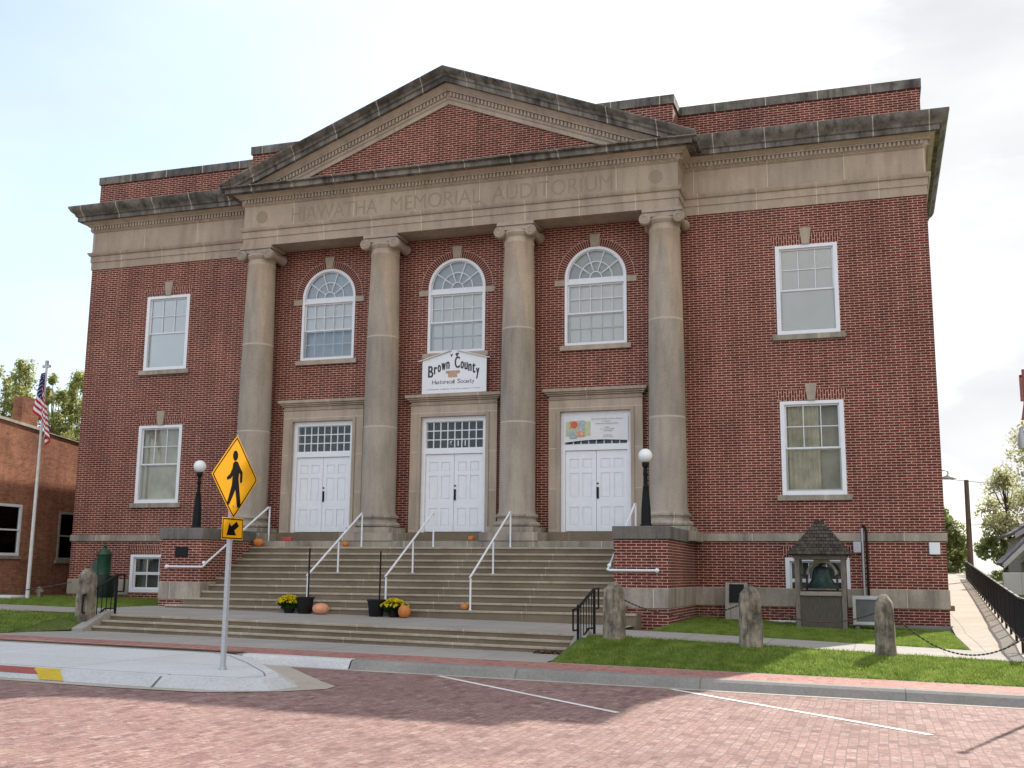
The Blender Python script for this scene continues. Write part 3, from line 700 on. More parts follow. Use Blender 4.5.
M_sur = stonemat('door_surround_stone', (.455, .375, .295), (.30, .25, .195), bw=400, bh=1.15, ms=.007, dz=.55, stain=.5)
# doors ----------------------------------------------------------------
def doorway(x, mid_=False):
    a, b = x-1.02, x+1.02
    d = part('doorway', flat(rect(a, b, 2.84, 6.24), [rect(a+.12, b-.12, 2.84, 5.14), rect(a+.12, b-.12, 5.30, 6.10)], .0, .2), M_white, B, smooth=False)
    s_ = part('stone_surround', flat([(x-1.36, 2.842), (x-1.022, 2.842), (x-1.022, 6.242), (x+1.022, 6.242), (x+1.022, 2.842), (x+1.36, 2.842), (x+1.36, 6.58), (x-1.36, 6.58)], [], -.10, .12), M_sur, d, bevel=.01)
    part('inner_moulding', flat([(x-1.12, 2.842), (x-1.022, 2.842), (x-1.022, 6.242), (x+1.022, 6.242), (x+1.022, 2.842), (x+1.12, 2.842), (x+1.12, 6.34), (x-1.12, 6.34)], [], -.13, -.1005), M_trim, d)
    hood = MB()
    def hb(o, z0, z1): hood.box(x-1.36-o, x+1.36+o, -.10-o, -.002, z0, z1)
    hb(.03, 6.582, 6.62); hb(.0, 6.622, 6.70); hb(.05, 6.702, 6.75); hb(.10, 6.752, 6.80); hb(.15, 6.802, 6.90)
    part('hood', hood, M_stone, d, bevel=.012)
    part('threshold', MB().box(x-1.5, x+1.5, -.36, -.002, 2.563, 2.838), M_step, d, bevel=.01)
    for s in (-1, 1):
        xa, xb = (a+.124, x-.006) if s < 0 else (x+.006, b-.124); wi = xb-xa; m = .12; g_ = .10
        pw = (wi-2*m-g_)/2; hs = []
        for i in range(2):
            X = xa+m+i*(pw+g_)
            for z0, z1 in ((4.62, 4.90), (3.80, 4.50), (3.02, 3.55)): hs.append(rect(X, X+pw, z0, z1))
        lf = part('door_leaf', flat(rect(xa, xb, 2.87, 5.13), hs, .05, .072), M_white, d, smooth=False)
        pan = MB().box(xa, xb, .0725, .10, 2.87, 5.13)
        for h_ in hs: X0, Z0, X1, Z1 = h_[0][0]+.03, h_[0][1]+.03, h_[1][0]-.03, h_[2][1]-.03; pan.box(X0, X1, .060, .0722, Z0, Z1)
        part('panel', pan, M_white, lf, bevel=.004)
        hx = x+.04
        part('handle', MB().box(hx-.028, hx+.028, .02, .049, 3.78, 4.10) if s < 0 else MB().ball((x+.04, .035, 4.20), .026), M_black, lf)
    hs = []; nc, nr, t = 8, 3, .03; wi = (2.04-.24-.04-(nc-1)*t)/nc; hh = (.80-.04-(nr-1)*t)/nr
    for i in range(nc):
        for j in range(nr): X = a+.14+i*(wi+t); Z = 5.32+j*(hh+t); hs.append(rect(X, X+wi, Z, Z+hh))
    tr = part('transom', flat(rect(a+.122, b-.122, 5.302, 6.098), hs, .05, .08), M_muntin, d, smooth=False)
    part('pane', MB().box(a+.13, b-.13, .07, .075, 5.31, 6.09), M_glassd, tr, smooth=False)
    part('room_back', MB().box(a+.1, b-.1, .25, .26, 5.2, 6.2), plain('dim_lobby', (.06, .065, .06), .9, .2, .6, 5), tr, smooth=False)
    if mid_:
        m3 = merge(*[fit(textmb(c_, .3, 0, offset=.012), a+.14+(i+.5)*(wi+t)-wb, a+.14+(i+.5)*(wi+t)+wb-.03, 5.37, 5.53, .045) for c_, i, wb in (('6', 3, .055), ('1', 4, .03), ('1', 5, .03))])
        part('house_number', m3, M_white, tr, smooth=False)
for x in doors: doorway(x, x == 0)

# stairs ---------------------------------------------------------------
ST = thing('front_stairs', 'wide flight of weathered stone steps rising to the three white doors', 'stairs', (0, -3, .6))
RZ = .176; Z0s = .624
for k in range(1, 12):
    y = -4.6+.33*(k-1); zt = Z0s+RZ*k; zb = 0 if k == 1 else Z0s+RZ*(k-1)+.001
    hx = 5.698 if y > -4.005 else (6.35 if k == 1 else 6.02)
    mb = MB()
    if k < 3: mb.box(-hx, hx, y, -4.003, zb, zt).box(-5.698, 5.698, -4.002, -.005, zb, zt)
    else: mb.box(-5.698, 5.698, y, -.005, zb, zt)
    sp_ = part('step', mb, M_step if k < 11 else M_band, ST, bevel=.006)
    if k < 11: part('nosing', MB().box(-hx-.002 if k < 3 else -5.697, hx+.002 if k < 3 else 5.697, y-.028, y+.10, zt-.052, zt+.003), M_stepnose, sp_, bevel=.008)
LS = thing('lower_stairs', 'three shallow stone steps from pavement up to the footpath', 'stairs', (.5, -8.8, .3))
for k in range(1, 4):
    y = -9.12+.31*(k-1); mb = MB(); zb = -.1 if k == 1 else .262+.116*(k-1)
    n = 6
    for i in range(n):
        x0, x1 = -5.0+11.0*i/n, -5.0+11.0*(i+1)/n
        i0 = len(mb.v)
        z = .262+.1165*k
        mb.v += [(x0, y, zb+slope(x0, y)), (x1, y, zb+slope(x1, y)), (x1, -8.48, zb+slope(x1, y)), (x0, -8.48, zb+slope(x0, y)), (x0, y, z+slope(x0, y)), (x1, y, z+slope(x1, y)), (x1, -8.48, z+slope(x1, y)), (x0, -8.48, z+slope(x0, y))]
        mb.f += [tuple(i0+q for q in f) for f in ((4, 5, 6, 7), (0, 1, 5, 4))+(((3, 0, 4, 7),) if i == 0 else ())+(((1, 2, 6, 5),) if i == n-1 else ())]
    sp_ = part('step', mb, M_step, LS, recalc=False)
    z = .262+.1165*k+.003; nb = MB(); q_ = [(x_, y_, z+dz_+slope(x_, y)) for x_ in (-4.998, 5.998) for y_ in (y-.026, y+.12) for dz_ in (-.045, 0)]
    nb.v = q_; nb.f = [(0, 1, 3, 2), (4, 6, 7, 5), (0, 4, 5, 1), (2, 3, 7, 6), (1, 5, 7, 3), (0, 2, 6, 4)]
    part('nosing', nb, M_stepnose, sp_, bevel=.006)
for xs, xe in ((-5.30, -5.01), (6.01, 6.26)):
    s0 = slope(xs, -9)
    mb = MB().prism([(-9.45, -.1), (-9.45, .34+s0), (-9.3, .38+s0), (-8.62, .68+s0), (-8.4, .68+s0), (-8.4, -.1)], 'x', xs, xe)
    part('side_kerb', mb, M_walk, LS, bevel=.015)

# brick piers beside the stairs
for s, lab in ((-1, 'square brick pier left of the stairs, small dark plaque on its face'), (1, 'square brick pier right of the stairs, plain face under a grey stone cap')):
    x0, x1 = (5.7, 7.0) if s > 0 else (-7.0, -5.7)
    P_ = thing('brick_pier', lab, 'pier', ((x0+x1)/2, -2, .6), 'brick piers flanking the stairs')
    part('body', MB().box(x0, x1, -4.0, -.003, 0, 2.52), M_brick, P_, smooth=False)
    part('stone_course', MB().box(x0-.012, x1+.012, -4.022, -.065, .915, 1.375), M_band, P_, bevel=.01)
    part('cap', MB().box(x0-.03, x1+.06, -4.06, -.062, 2.522, 2.835) if s > 0 else MB().box(x0-.06, x1+.03, -4.06, -.062, 2.522, 2.835), stonemat('grey_cap_stone', (.20, .18, .155), (.085, .078, .07), joints=False, stain=.8), P_, bevel=.02)
    if s < 0: part('plaque', MB().box(-6.54, -6.14, -4.03, -4.002, 2.06, 2.32), M_black, P_, bevel=.006)

# lamp posts
def lamp():
    t = thing('lamp_post', '', 'lamp', (0, 0, 0))
    part('post', MB().lathe([(.15, 0), (.15, .05), (.125, .08), (.115, .45), (.085, .82), (.07, .95), (.08, .97), (.052, 1.0), (.045, 1.25), (.065, 1.28), (.065, 1.31), (.045, 1.33), (.045, 1.44), (.08, 1.48), (.09, 1.55), (.08, 1.58)], 0, 0, 8), M_lampblk, t)
    part('globe', MB().ball((0, 0, 1.745), .175, 28, 18), M_globe, t)
    return t
l1 = lamp(); l2 = copy_tree(l1)
l1.location = (-6.36, -3.35, 2.836); l2.location = (6.36, -3.35, 2.836)
for o, s in ((l1, 'left'), (l2, 'right')): tag(o, 'black lamp post with white globe on the brick pier %s of the stairs' % s, 'lamp', 'globe lamps on the piers')

# white pipe handrails
def handrail(x, lab, clamp=False):
    t = thing('handrail', lab, 'handrail', (x, -3, .65), 'white pipe handrails on the main stairs')
    yb, ym, yt = -4.5, -2.85, -1.45
    zl, zt = 1.60, 3.33
    part('rail', MB().tube([(x, yb-.06, zl-.01), (x, yb+.02, zl+.02), (x, yt-.10, zt-.03), (x, yt-.04, zt), (x, yt, zt-.03)], .026), M_white, t)
    zz = lambda y: zl+(zt-zl)*(y-yb)/(yt-yb)
    def st(y): k = int((y+4.6)/.33)+1; return Z0s+RZ*min(k, 11)
    for y in (yb, ym, yt):
        p = part('post', MB().tube([(x, y, st(y)), (x, y, zz(y)-.03)], .024), M_white, t)
        part('foot_plate', MB().lathe([(.05, st(y)), (.05, st(y)+.012)], x, y, 12), M_white, p)
handrail(-2.19, 'white stair handrail on the left, beside the pots with yellow mums and pale pumpkin')
handrail(.0, 'white stair handrail in the middle, leading to the central door')
handrail(2.25, 'white stair handrail on the right, small orange pumpkin at its foot')
def wallrail(s, lab):
    t = thing('wall_handrail', lab, 'handrail', (s*5.6, -3.5, 1.7), 'white handrails fixed to the piers')
    x = s*5.6
    part('rail', MB().tube([(s*6.75, -4.09, 1.79), (s*5.62, -4.11, 1.79), (s*5.57, -4.12, 1.80), (s*5.585, -4.02, 1.86), (s*5.57, -1.0, 3.50), (s*5.57, -.9, 3.56), (s*5.57, -.78, 3.56)], .028), M_white, t)
    part('bracket', MB().ball((s*6.75, -4.06, 1.79), .055), M_white, t)
    part('bracket', MB().ball((s*5.60, -4.04, 1.90), .05), M_white, t)
    part('post', MB().tube([(s*5.57, -.8, 2.56), (s*5.57, -.8, 3.56)], .026), M_white, t)
wallrail(-1, 'white handrail bent round the left pier, under the plaque')
wallrail(1, 'white handrail bent round the right pier, behind the stone post')

# small iron railings at the lower stairs
def gate(xf, xb, lab, s):
    t = thing('iron_railing', lab, 'railing', (xf, -8.8, .5), 'black iron railings at the lower steps')
    zf, zb = G(xf, -9, .24 if s < 0 else .30), G(xb, -8.4, .62)
    f, b = (xf, -9.0, 0), (xb, -8.35, 0)
    def P(p, z): return (p[0], p[1], z)
    part('post', MB().bar(P(f, zf), P(f, zf+.90), .045, .045), M_black, t); part('post', MB().bar(P(b, zb), P(b, zb+.88), .045, .045), M_black, t)
    fe, be = (xf-.04*s-.0, -9.22, 0), (xb+.03, -8.12, 0)
    part('top_rail', MB().bar(P(fe, zf+.80), P(f, zf+.84), .05, .03).bar(P(f, zf+.84), P(b, zb+.88), .05, .03).bar(P(b, zb+.88), P(be, zb+.88), .05, .03).bar(P(fe, zf+.82), P(fe, zf+.42), .03, .03).bar(P(be, zb+.9), P(be, zb+.5), .03, .03).bar(P(fe, zf+.42), P(f, zf+.42), .03, .03).bar(P(be, zb+.5), P(b, zb+.5), .03, .03), M_black, t)
    part('bottom_rail', MB().bar(P(f, zf+.10), P((xf+.62*(xb-xf), -8.6, 0), zb+.12), .03, .03).bar(P((xf+.62*(xb-xf), -8.6, 0), zb+.12), P(b, zb+.12), .03, .03), M_black, t)
    mb = MB()
    for k in range(1, 6):
        q = k/6; p = (xf+(xb-xf)*q, -9+.65*q, 0); mb.bar(P(p, zf+.12+q*(zb-zf+.02)), P(p, zf+.83+q*(zb-zf+.05)), .016, .016)
    part('balusters', mb, M_black, t, smooth=False)
gate(-5.27, -5.03, 'small black iron railing beside the left stone post', -1)
gate(6.14, 6.30, 'small black iron railing by the right end of the lower steps', 1)

# ------------------------------------------------------------------ stone posts and chains
def spost(x, y, z, h, w_, lab, seed, topmode='round'):
    rnd = random.Random(seed); bm = bmesh.new(); bmesh.ops.create_cube(bm, size=1)
    bmesh.ops.subdivide_edges(bm, edges=bm.edges, cuts=7, use_grid_fill=True)
    from mathutils import noise as mn
    for v in bm.verts:
        c = v.co.copy(); zz = c.z+.5
        k = 1-.13*zz
        if topmode == 'round': 
            if zz > .82: k *= math.sqrt(max(.12, 1-((zz-.82)/.19)**2))
        elif topmode == 'peak' and zz > .86: k *= 1-(zz-.86)/.14*.62
        q = Vector((c.x, c.y))
        rr = 1-.14*max(0, (abs(c.x)+abs(c.y)-.62)/.38)
        d = mn.noise(Vector((c.x*4+seed*3, c.y*4, c.z*6)))*.03+mn.noise(Vector((c.x*11+seed*3, c.y*11, c.z*17)))*.02
        v.co = Vector((c.x*w_*k*rr*(1+d*1.6), c.y*w_*.9*k*rr*(1+d*1.6), zz*h+(-.12 if zz < .01 else 0)+d*.25))
    me = bpy.data.meshes.new('stone_post'); bm.to_mesh(me); bm.free(); me.materials.append(M_post)
    finish(me, True, 50)
    o = bpy.data.objects.new('stone_post', me); col.objects.link(o); o.location = (x, y, z); o.rotation_euler[2] = rnd.uniform(-.2, .2)
    return tag(o, lab, 'stone post', 'old stone hitching posts along the footpath')
spost(6.82, -8.85, .50, 1.04, .42, 'squat stone post with rounded top beside the right iron railing', 1)
spost(9.40, -8.85, .40, 1.10, .44, 'rough stone post with a tilted pointed top in front of the metal plaque stone', 2, 'peak')
spost(11.76, -8.85, .30, 1.08, .36, 'slim stone post with peaked top in front of the air conditioner', 3, 'peak')
spost(-5.36, -8.95, .48, 1.24, .40, 'broad round-topped stone post by the left iron railing', 4)
spost(14.7, -8.9, .25, 1.05, .38, 'stone post at the right end of the lawn', 5, 'peak')
def chain(p, q, sag, lab):
    pts = []
    for i in range(21): t_ = i/20; a = Vector(p).lerp(Vector(q), t_); a.z -= sag*4*t_*(1-t_); pts.append(a)
    mb = MB(); n = 70
    def at(t_): a = Vector(p).lerp(Vector(q), t_); a.z -= sag*4*t_*(1-t_); return a
    for i in range(n):
        a, b = at(i/n), at((i+1.35)/n if i < n-1 else 1); mb.bar(a, b, .028 if i % 2 else .012, .012 if i % 2 else .028)
    o = part('chain', mb, M_brown, None, base=p, smooth=False)
    return tag(o, lab, 'chain', 'chains slung between the stone posts')
chain((7.0, -8.85, 1.22), (9.22, -8.85, 1.16), .26, 'dark chain hanging between the two stone posts nearest the stairs')
chain((9.6, -8.85, 1.14), (11.6, -8.85, 1.05), .22, 'dark chain hanging between the peaked stone posts')
chain((11.92, -8.8, 1.02), (14.35, -8.8, .95), .62, 'sagging chain crossing to the right edge, touching the path')
chain((-5.7, -9.1, 1.4), (-12.5, -9.1, 1.35), .30, 'chain running left from the round-topped stone post')

# ------------------------------------------------------------------ items round the building
# society sign
S = thing('hanging_sign', 'white house-shaped wooden sign with black lettering over the central door', 'sign', (0, -.2, 6.9))
part('board', MB().prism([(-.98, 6.915), (1.05, 6.915), (1.05, 7.95), (.04, 8.20), (-.98, 7.93)], 'y', -.20, -.15), M_white, S, smooth=False)
part('roof_trim', MB().bar((-1.10, -.20, 7.90), (-.06, -.20, 8.19), .03, .10).bar((1.16, -.20, 7.92), (.14, -.20, 8.19), .03, .10), plain('cream_trim_paint', (.62, .60, .54), .6, .3, .1), S)
def word(s, x0, x1, zb, hs, arc=0., off=0., bold=1):
    """heavy blackletter-like word: condensed glyphs, taller first letter"""
    out_ = []; n = len(s); ws = [(1.5 if i == 0 else (.6 if c in 'il' else 1.25 if c in 'wm' else .95)) for i, c in enumerate(s)]
    tot = sum(ws); X = x0
    for i, c in enumerate(s):
        wd = (x1-x0)*ws[i]/tot; m = textmb(c, .3, 0, ext=.002, offset=off); cx = X+wd/2
        tall = c.isupper() or c in 'ltdb'; desc = c == 'y'
        h = hs*(1.6 if c.isupper() else 1.35 if tall else 1.0); z = zb-arc*(cx-.04)**2
        for sh_ in range(bold):
            m2_ = MB(); m2_.f = list(m.f); m2_.v = list(m.v)
            e_ = .010*sh_; out_.append(fit(m2_, X+wd*.06+e_, X+wd*.94-.010*(bold-1)+e_, z-(hs*.45 if desc else 0)+.004*(sh_ % 2), z+h+.004*(sh_ % 2), -.2035-.0006*sh_))
        X += wd
    return merge(*out_)
for w_ in (word('Brown', -.80, -.10, 7.66, .215, .46, 0, 3), word('County', .04, .84, 7.66, .215, .46, 0, 3)): part('lettering', w_, M_ink, S, smooth=False)
M_gink = plain('grey_ink', (.13, .13, .13), .7, .2, .1)
for w_ in (word('Historical', -.66, .06, 7.20, .08, .02, 0), word('Society', .14, .68, 7.20, .08, .02, 0)): part('lettering', w_, M_gink, S, smooth=False)
mb = MB(); X = -.82; rr = random.Random(3)
while X < .86:
    wd = rr.uniform(.015, .035); mb.box(X, X+wd*.7, -.203, -.199, 7.02, 7.02+rr.uniform(.02, .04)); X += wd+(.03 if rr.random() < .15 else .006)
part('small_print', mb, plain('faint_ink', (.28, .28, .28), .7, .2, .1), S, smooth=False)
part('emblem', MB().box(-.15, .14, -.203, -.199, 7.38, 7.55).box(-.22, .22, -.204, -.199, 7.55, 7.585).lathe([(.001, -.203), (.05, -.203), (.05, -.199)], -.18, 0, 12, 'y', 7.54).lathe([(.001, -.203), (.05, -.203), (.05, -.199)], .18, 0, 12, 'y', 7.54), M_tanart, S, smooth=False)
part('ornament', MB().prism([(-.10, 8.09), (-.05, 7.98), (0, 8.09), (-.05, 8.07)], 'y', -.204, -.199).prism([(.06, 8.08), (.12, 7.98), (.19, 8.10), (.12, 8.12)], 'y', -.204, -.199), plain('brown_grey_ink', (.10, .08, .06), .7, .2, .3), S, smooth=False)

# banner over the right door
Bn = thing('door_banner', 'white printed banner hung across the transom above the right-hand door', 'banner', (XA, -.05, 5.5))
bx0, bx1, bz0, bz1 = XA-.93, XA+.93, 5.36, 6.10
mb = MB(); n = 24; m = 10
for j in range(m+1):
    for i in range(n+1):
        u, v = i/n, j/m; sagb = .05*math.sin(math.pi*u)*(1-v)
        mb.v.append((bx0+(bx1-bx0)*u, -.045+.012*math.sin(u*9+v*4)*math.sin(math.pi*u), bz0+(bz1-bz0)*v+sagb+.03*u*(1-v)))
for j in range(m):
    for i in range(n): k = j*(n+1)+i; mb.f.append((k, k+1, k+n+2, k+n+1))
part('cloth', mb, plain('white_vinyl', (.66, .66, .66), .5, .3, .04, 3), Bn, recalc=False)
yb = -.062
part('printed_panel', MB().box(bx0+.07, bx0+.78, yb, yb+.002, 5.55, 5.95), plain('pale_green_print', (.46, .50, .30), .6, .2, .15), Bn, smooth=False)
part('printed_panel', MB().box(bx0+.18, bx0+.42, yb-.003, yb-.001, 5.75, 5.97).box(bx0+.40, bx0+.62, yb-.004, yb-.0025, 5.52, 5.66), plain('orange_print', (.62, .30, .18), .6, .2, .35, 14), Bn, smooth=False)
part('printed_panel', MB().box(bx0+.43, bx0+.62, yb-.003, yb-.001, 5.68, 5.98).box(bx0+.18, bx0+.38, yb-.004, yb-.0025, 5.48, 5.72), plain('grey_blue_print', (.35, .40, .42), .6, .2, .4, 18), Bn, smooth=False)
part('printed_ring', MB().lathe([(.001, yb-.006), (.05, yb-.006), (.08, yb-.008), (.10, yb-.006), (.10, yb-.004)], bx0+.31, 0, 20, 'y', 5.86), plain('red_print', (.55, .13, .08), .6, .2, .2), Bn, smooth=False)
mb = MB(); rr = random.Random(5)
for z, a, b in ((6.0, .82, 1.70), (5.93, 1.12, 1.36), (5.87, .93, 1.58), (5.76, 1.2, 1.36), (5.71, 1.08, 1.46), (5.66, 1.18, 1.40), (5.54, 1.16, 1.40), (5.49, 1.15, 1.45)):
    X = bx0+a
    while X < bx0+b: wd = rr.uniform(.012, .03); mb.box(X, X+wd*.7, yb, yb+.002, z, z+rr.uniform(.014, .026)); X += wd+(.02 if rr.random() < .2 else .006)
part('small_print', mb, plain('faint_print', (.30, .30, .31), .7, .2, .1), Bn, smooth=False)

# bell shelter
BH = thing('bell_shelter', 'weathered wooden shelter with shingled pyramid roof standing against the brick wall', 'shelter', (10.32, -1.5, .5))
xa, xb, ya, yb_ = 9.75, 10.93, -2.05, -1.0; zg = G(10.3, -1.5, .62)
for px in (xa, xb-.1):
    for py in (ya, yb_-.1): part('post', MB().box(px, px+.11, py, py+.11, zg-.1, 2.10), M_wood, BH, bevel=.006)
part('panel', MB().box(xa+.112, xb-.102, ya+.03, ya+.06, zg, 1.23), plain('dark_weathered_boards', (.085, .075, .06), .9, .2, .45, 8, stretch=(14, 1, .7)), BH, smooth=False)
part('panel', MB().box(xa+.03, xa+.06, ya+.112, yb_-.102, zg, 1.23).box(xb-.05, xb-.02, ya+.112, yb_-.102, zg, 1.23), M_wood, BH, smooth=False)
part('rail', MB().box(xa+.112, xb-.102, ya-.02, ya+.10, 1.232, 1.33), plain('pale_weathered_wood', (.26, .23, .19), .85, .2, .25, 8, stretch=(.6, 6, 6)), BH, bevel=.006)
part('lintel', MB().box(xa-.02, xb+.03, ya-.015, ya+.115, 2.10, 2.20).box(xa-.02, xb+.03, yb_-.11, yb_+.01, 2.10, 2.20), M_wood, BH, bevel=.006)
def shinglemat():
    m, nt, b = newmat('wood_shingles', .95, .1)
    t = bricktex(nt, wallvec(nt), (.10, .085, .07), (.045, .04, .034), (.015, .013, .011), .11, .085, .006)
    n = noise(nt, pos(nt), 5, 5, .7)
    c = mix(nt, ramp(nt, n, [(.5, (0, 0, 0)), (.75, (.7, .7, .7))]), t.outputs['Color'], (.12, .125, .07))
    nt.links.new(c, b.inputs['Base Color']); inv = N(nt, 'ShaderNodeMath', operation='SUBTRACT'); inv.inputs[0].default_value = 1
    nt.links.new(t.outputs['Fac'], inv.inputs[1]); bump(nt, b, inv.outputs[0], 1., .02); return m
cxr, cyr = 10.34, -1.52; mb = MB(); rows = 8; ap = 3.0; ez = 2.22; hw, hd = .74, .72
for k in range(rows):
    t0, t1 = k/rows, (k+1)/rows; z0_, z1_ = ez+(ap-ez)*t0, ez+(ap-ez)*t1
    f0, f1 = 1-t0*.88, 1-t1*.88+.045
    b0 = [(cxr-hw*f0, cyr-hd*f0), (cxr+hw*f0, cyr-hd*f0), (cxr+hw*f0, cyr+hd*f0), (cxr-hw*f0, cyr+hd*f0)]
    b1 = [(cxr-hw*f1, cyr-hd*f1), (cxr+hw*f1, cyr-hd*f1), (cxr+hw*f1, cyr+hd*f1), (cxr-hw*f1, cyr+hd*f1)]
    for j in range(4):
        j2 = (j+1) % 4; mb.quad((*b0[j], z0_+.022), (*b0[j2], z0_+.022), (*b1[j2], z1_), (*b1[j], z1_)); mb.quad((*b0[j], z0_-.01), (*b0[j2], z0_-.01), (*b0[j2], z0_+.022), (*b0[j], z0_+.022))
mb.quad((cxr-hw, cyr-hd, ez), (cxr+hw, cyr-hd, ez), (cxr+hw, cyr+hd, ez), (cxr-hw, cyr+hd, ez)); mb.box(cxr-.11, cxr+.11, cyr-.1, cyr+.1, ap-.02, ap+.05)
part('shingle_roof', mb, shinglemat(), BH, smooth=False)
BL = thing('bronze_bell', 'large dark green bronze bell with pale yoke hanging inside the wooden shelter', 'bell', (10.36, -1.5, 1.40))
part('bell_body', MB().lathe([(.39, 1.40), (.395, 1.43), (.33, 1.49), (.26, 1.60), (.225, 1.72), (.21, 1.84), (.17, 1.90), (.08, 1.93), (.02, 1.94)], 10.36, -1.5, 32), M_bronze, BL)
mbp = [(10.36+.34*math.cos(a), -1.5, 1.72+.34*math.sin(a)) for a in [math.pi*k/16 for k in range(17)]]
part('yoke', MB().tube(mbp, .035, 8).box(10.18, 10.56, -1.57, -1.43, 2.02, 2.10), plain('pale_yoke_metal', (.33, .31, .24), .7, .3, .3, 9), BL)
part('stand', MB().bar((9.86, -1.5, 1.72), (10.03, -1.5, 1.72), .05, .06).bar((10.69, -1.5, 1.72), (10.83, -1.5, 1.72), .05, .06).bar((10.0, -1.5, 1.30), (10.0, -1.5, 1.74), .05, .08).bar((10.72, -1.5, 1.30), (10.72, -1.5, 1.74), .05, .08).box(9.86, 10.83, -1.62, -1.4, 1.30, 1.36), M_brown, BL)

# memorial slab with a plaque
T = thing('memorial_stone', 'low stone slab with a dark metal plaque leaning at the brick wall', 'memorial', (8.2, -.55, .45))
part('slab', MB().prism([(-.62, .40), (-.42, 1.5), (-.25, 1.5), (-.25, .40)], 'x', 7.85, 8.42), M_walk, T, bevel=.02)
part('plaque', MB().prism([(-.535, 1.0), (-.445, 1.47), (-.43, 1.47), (-.52, 1.0)], 'x', 7.96, 8.34), M_black, T, smooth=False)
part('base_slab', MB().box(7.45, 8.6, -1.0, -.2, .38, .50), M_walk, T, bevel=.02)
# air conditioner
A = thing('air_conditioner', 'pale metal air conditioner with dark grille beside the bell shelter', 'air conditioner', (11.4, -1.2, .5))
part('case', flat(rect(11.06, 11.86, .55, 1.23), [rect(11.13, 11.79, .62, 1.15)], -1.55, -.9), plain('pale_unit_metal', (.45, .45, .43), .5, .4, .1), A, smooth=False)
mb = MB().box(11.13, 11.79, -1.50, -1.48, .62, 1.15)
part('grille_back', mb, M_dim, A, smooth=False)
mb = MB()
for k in range(26): mb.box(11.135+k*.0255, 11.143+k*.0255, -1.535, -1.52, .62, 1.15)
part('grille', mb, plain('grey_wire', (.25, .25, .25), .5, .4, .1), A, smooth=False)
part('feet', MB().box(11.1, 11.2, -1.5, -.95, .40, .55).box(11.7, 11.8, -1.5, -.95, .40, .55), M_dim, A)
Cn = thing('conduit', 'grey and black vertical pipes with a small meter box on the brick wall', 'pipe', (11.4, -.1, .9))
part('pipe', MB().tube([(11.33, -.09, .9), (11.33, -.09, 2.92)], .028), M_galv, Cn)
part('pipe', MB().tube([(11.43, -.11, .9), (11.43, -.11, 2.85), (11.40, -.1, 2.95), (11.34, -.1, 2.99)], .032), M_black, Cn)
part('meter_box', MB().box(11.10, 11.29, -.16, -.065, 2.30, 2.58), M_galv, Cn, bevel=.01)
t = tag(part('utility_box', MB().box(12.93, 13.19, -.12, -.003, 2.26, 2.56), M_white, None, base=(13.05, 0, 2.26), bevel=.015), 'small white box on the brick wall near the right corner', 'box')
t = tag(part('white_board', MB().box(8.95, 9.62, -.35, -.15, .50, .56), M_white, None, base=(9.3, -.25, .5), bevel=.01), 'flat white board lying on the grass at the wall', 'board')

# green cast vessel on the left lawn
Gx, Gy = -10.98, -1.3
GT = thing('green_tank', 'tall green metal tank with pointed lid beside the left basement window', 'tank', (Gx, Gy, .76))
part('drum', MB().lathe([(.205, 1.50), (.205, 2.10), (.215, 2.12)], Gx, Gy, 24).prism([(Gx-.22, 2.0), (Gx-.30, 1.75), (Gx-.50, 1.52), (Gx+.1, 1.50), (Gx+.1, 2.0)], 'y', Gy-.17, Gy+.17), M_green, GT)
part('lid', MB().lathe([(.235, 2.12), (.24, 2.15), (.15, 2.26), (.06, 2.33), (.03, 2.36), (.055, 2.41), (.03, 2.45), (.003, 2.49)], Gx, Gy, 24), M_green, GT)
part('tub', MB().lathe([(.34, .85), (.37, 1.0), (.38, 1.40), (.38, 1.50), (.30, 1.52)], Gx, Gy, 24), M_greendk, GT)
part('foot', MB().lathe([(.40, .70), (.40, .80), (.35, .85)], Gx, Gy, 24), M_green, GT)

# old stone cross-shaped piece by the wall on the left
mbx = MB().box(-13.33, -12.95, -1.65, -1.35, .70, .80).box(-13.21, -13.07, -1.57, -1.43, .802, 1.14).box(-13.29, -12.99, -1.56, -1.44, .96, 1.04)
tag(part('stone_stub', mbx, M_post, None, base=(-13.14, -1.5, .7), bevel=.03), 'small broken stone stub on the grass by the left corner', 'stone')
tag(part('pale_slab', MB().box(-14.6, -12.9, -3.0, -2.3, .74, .90), M_newc, None, base=(-13.8, -2.6, .74), bevel=.04), 'low pale slab lying beside the flagpole foot', 'slab')

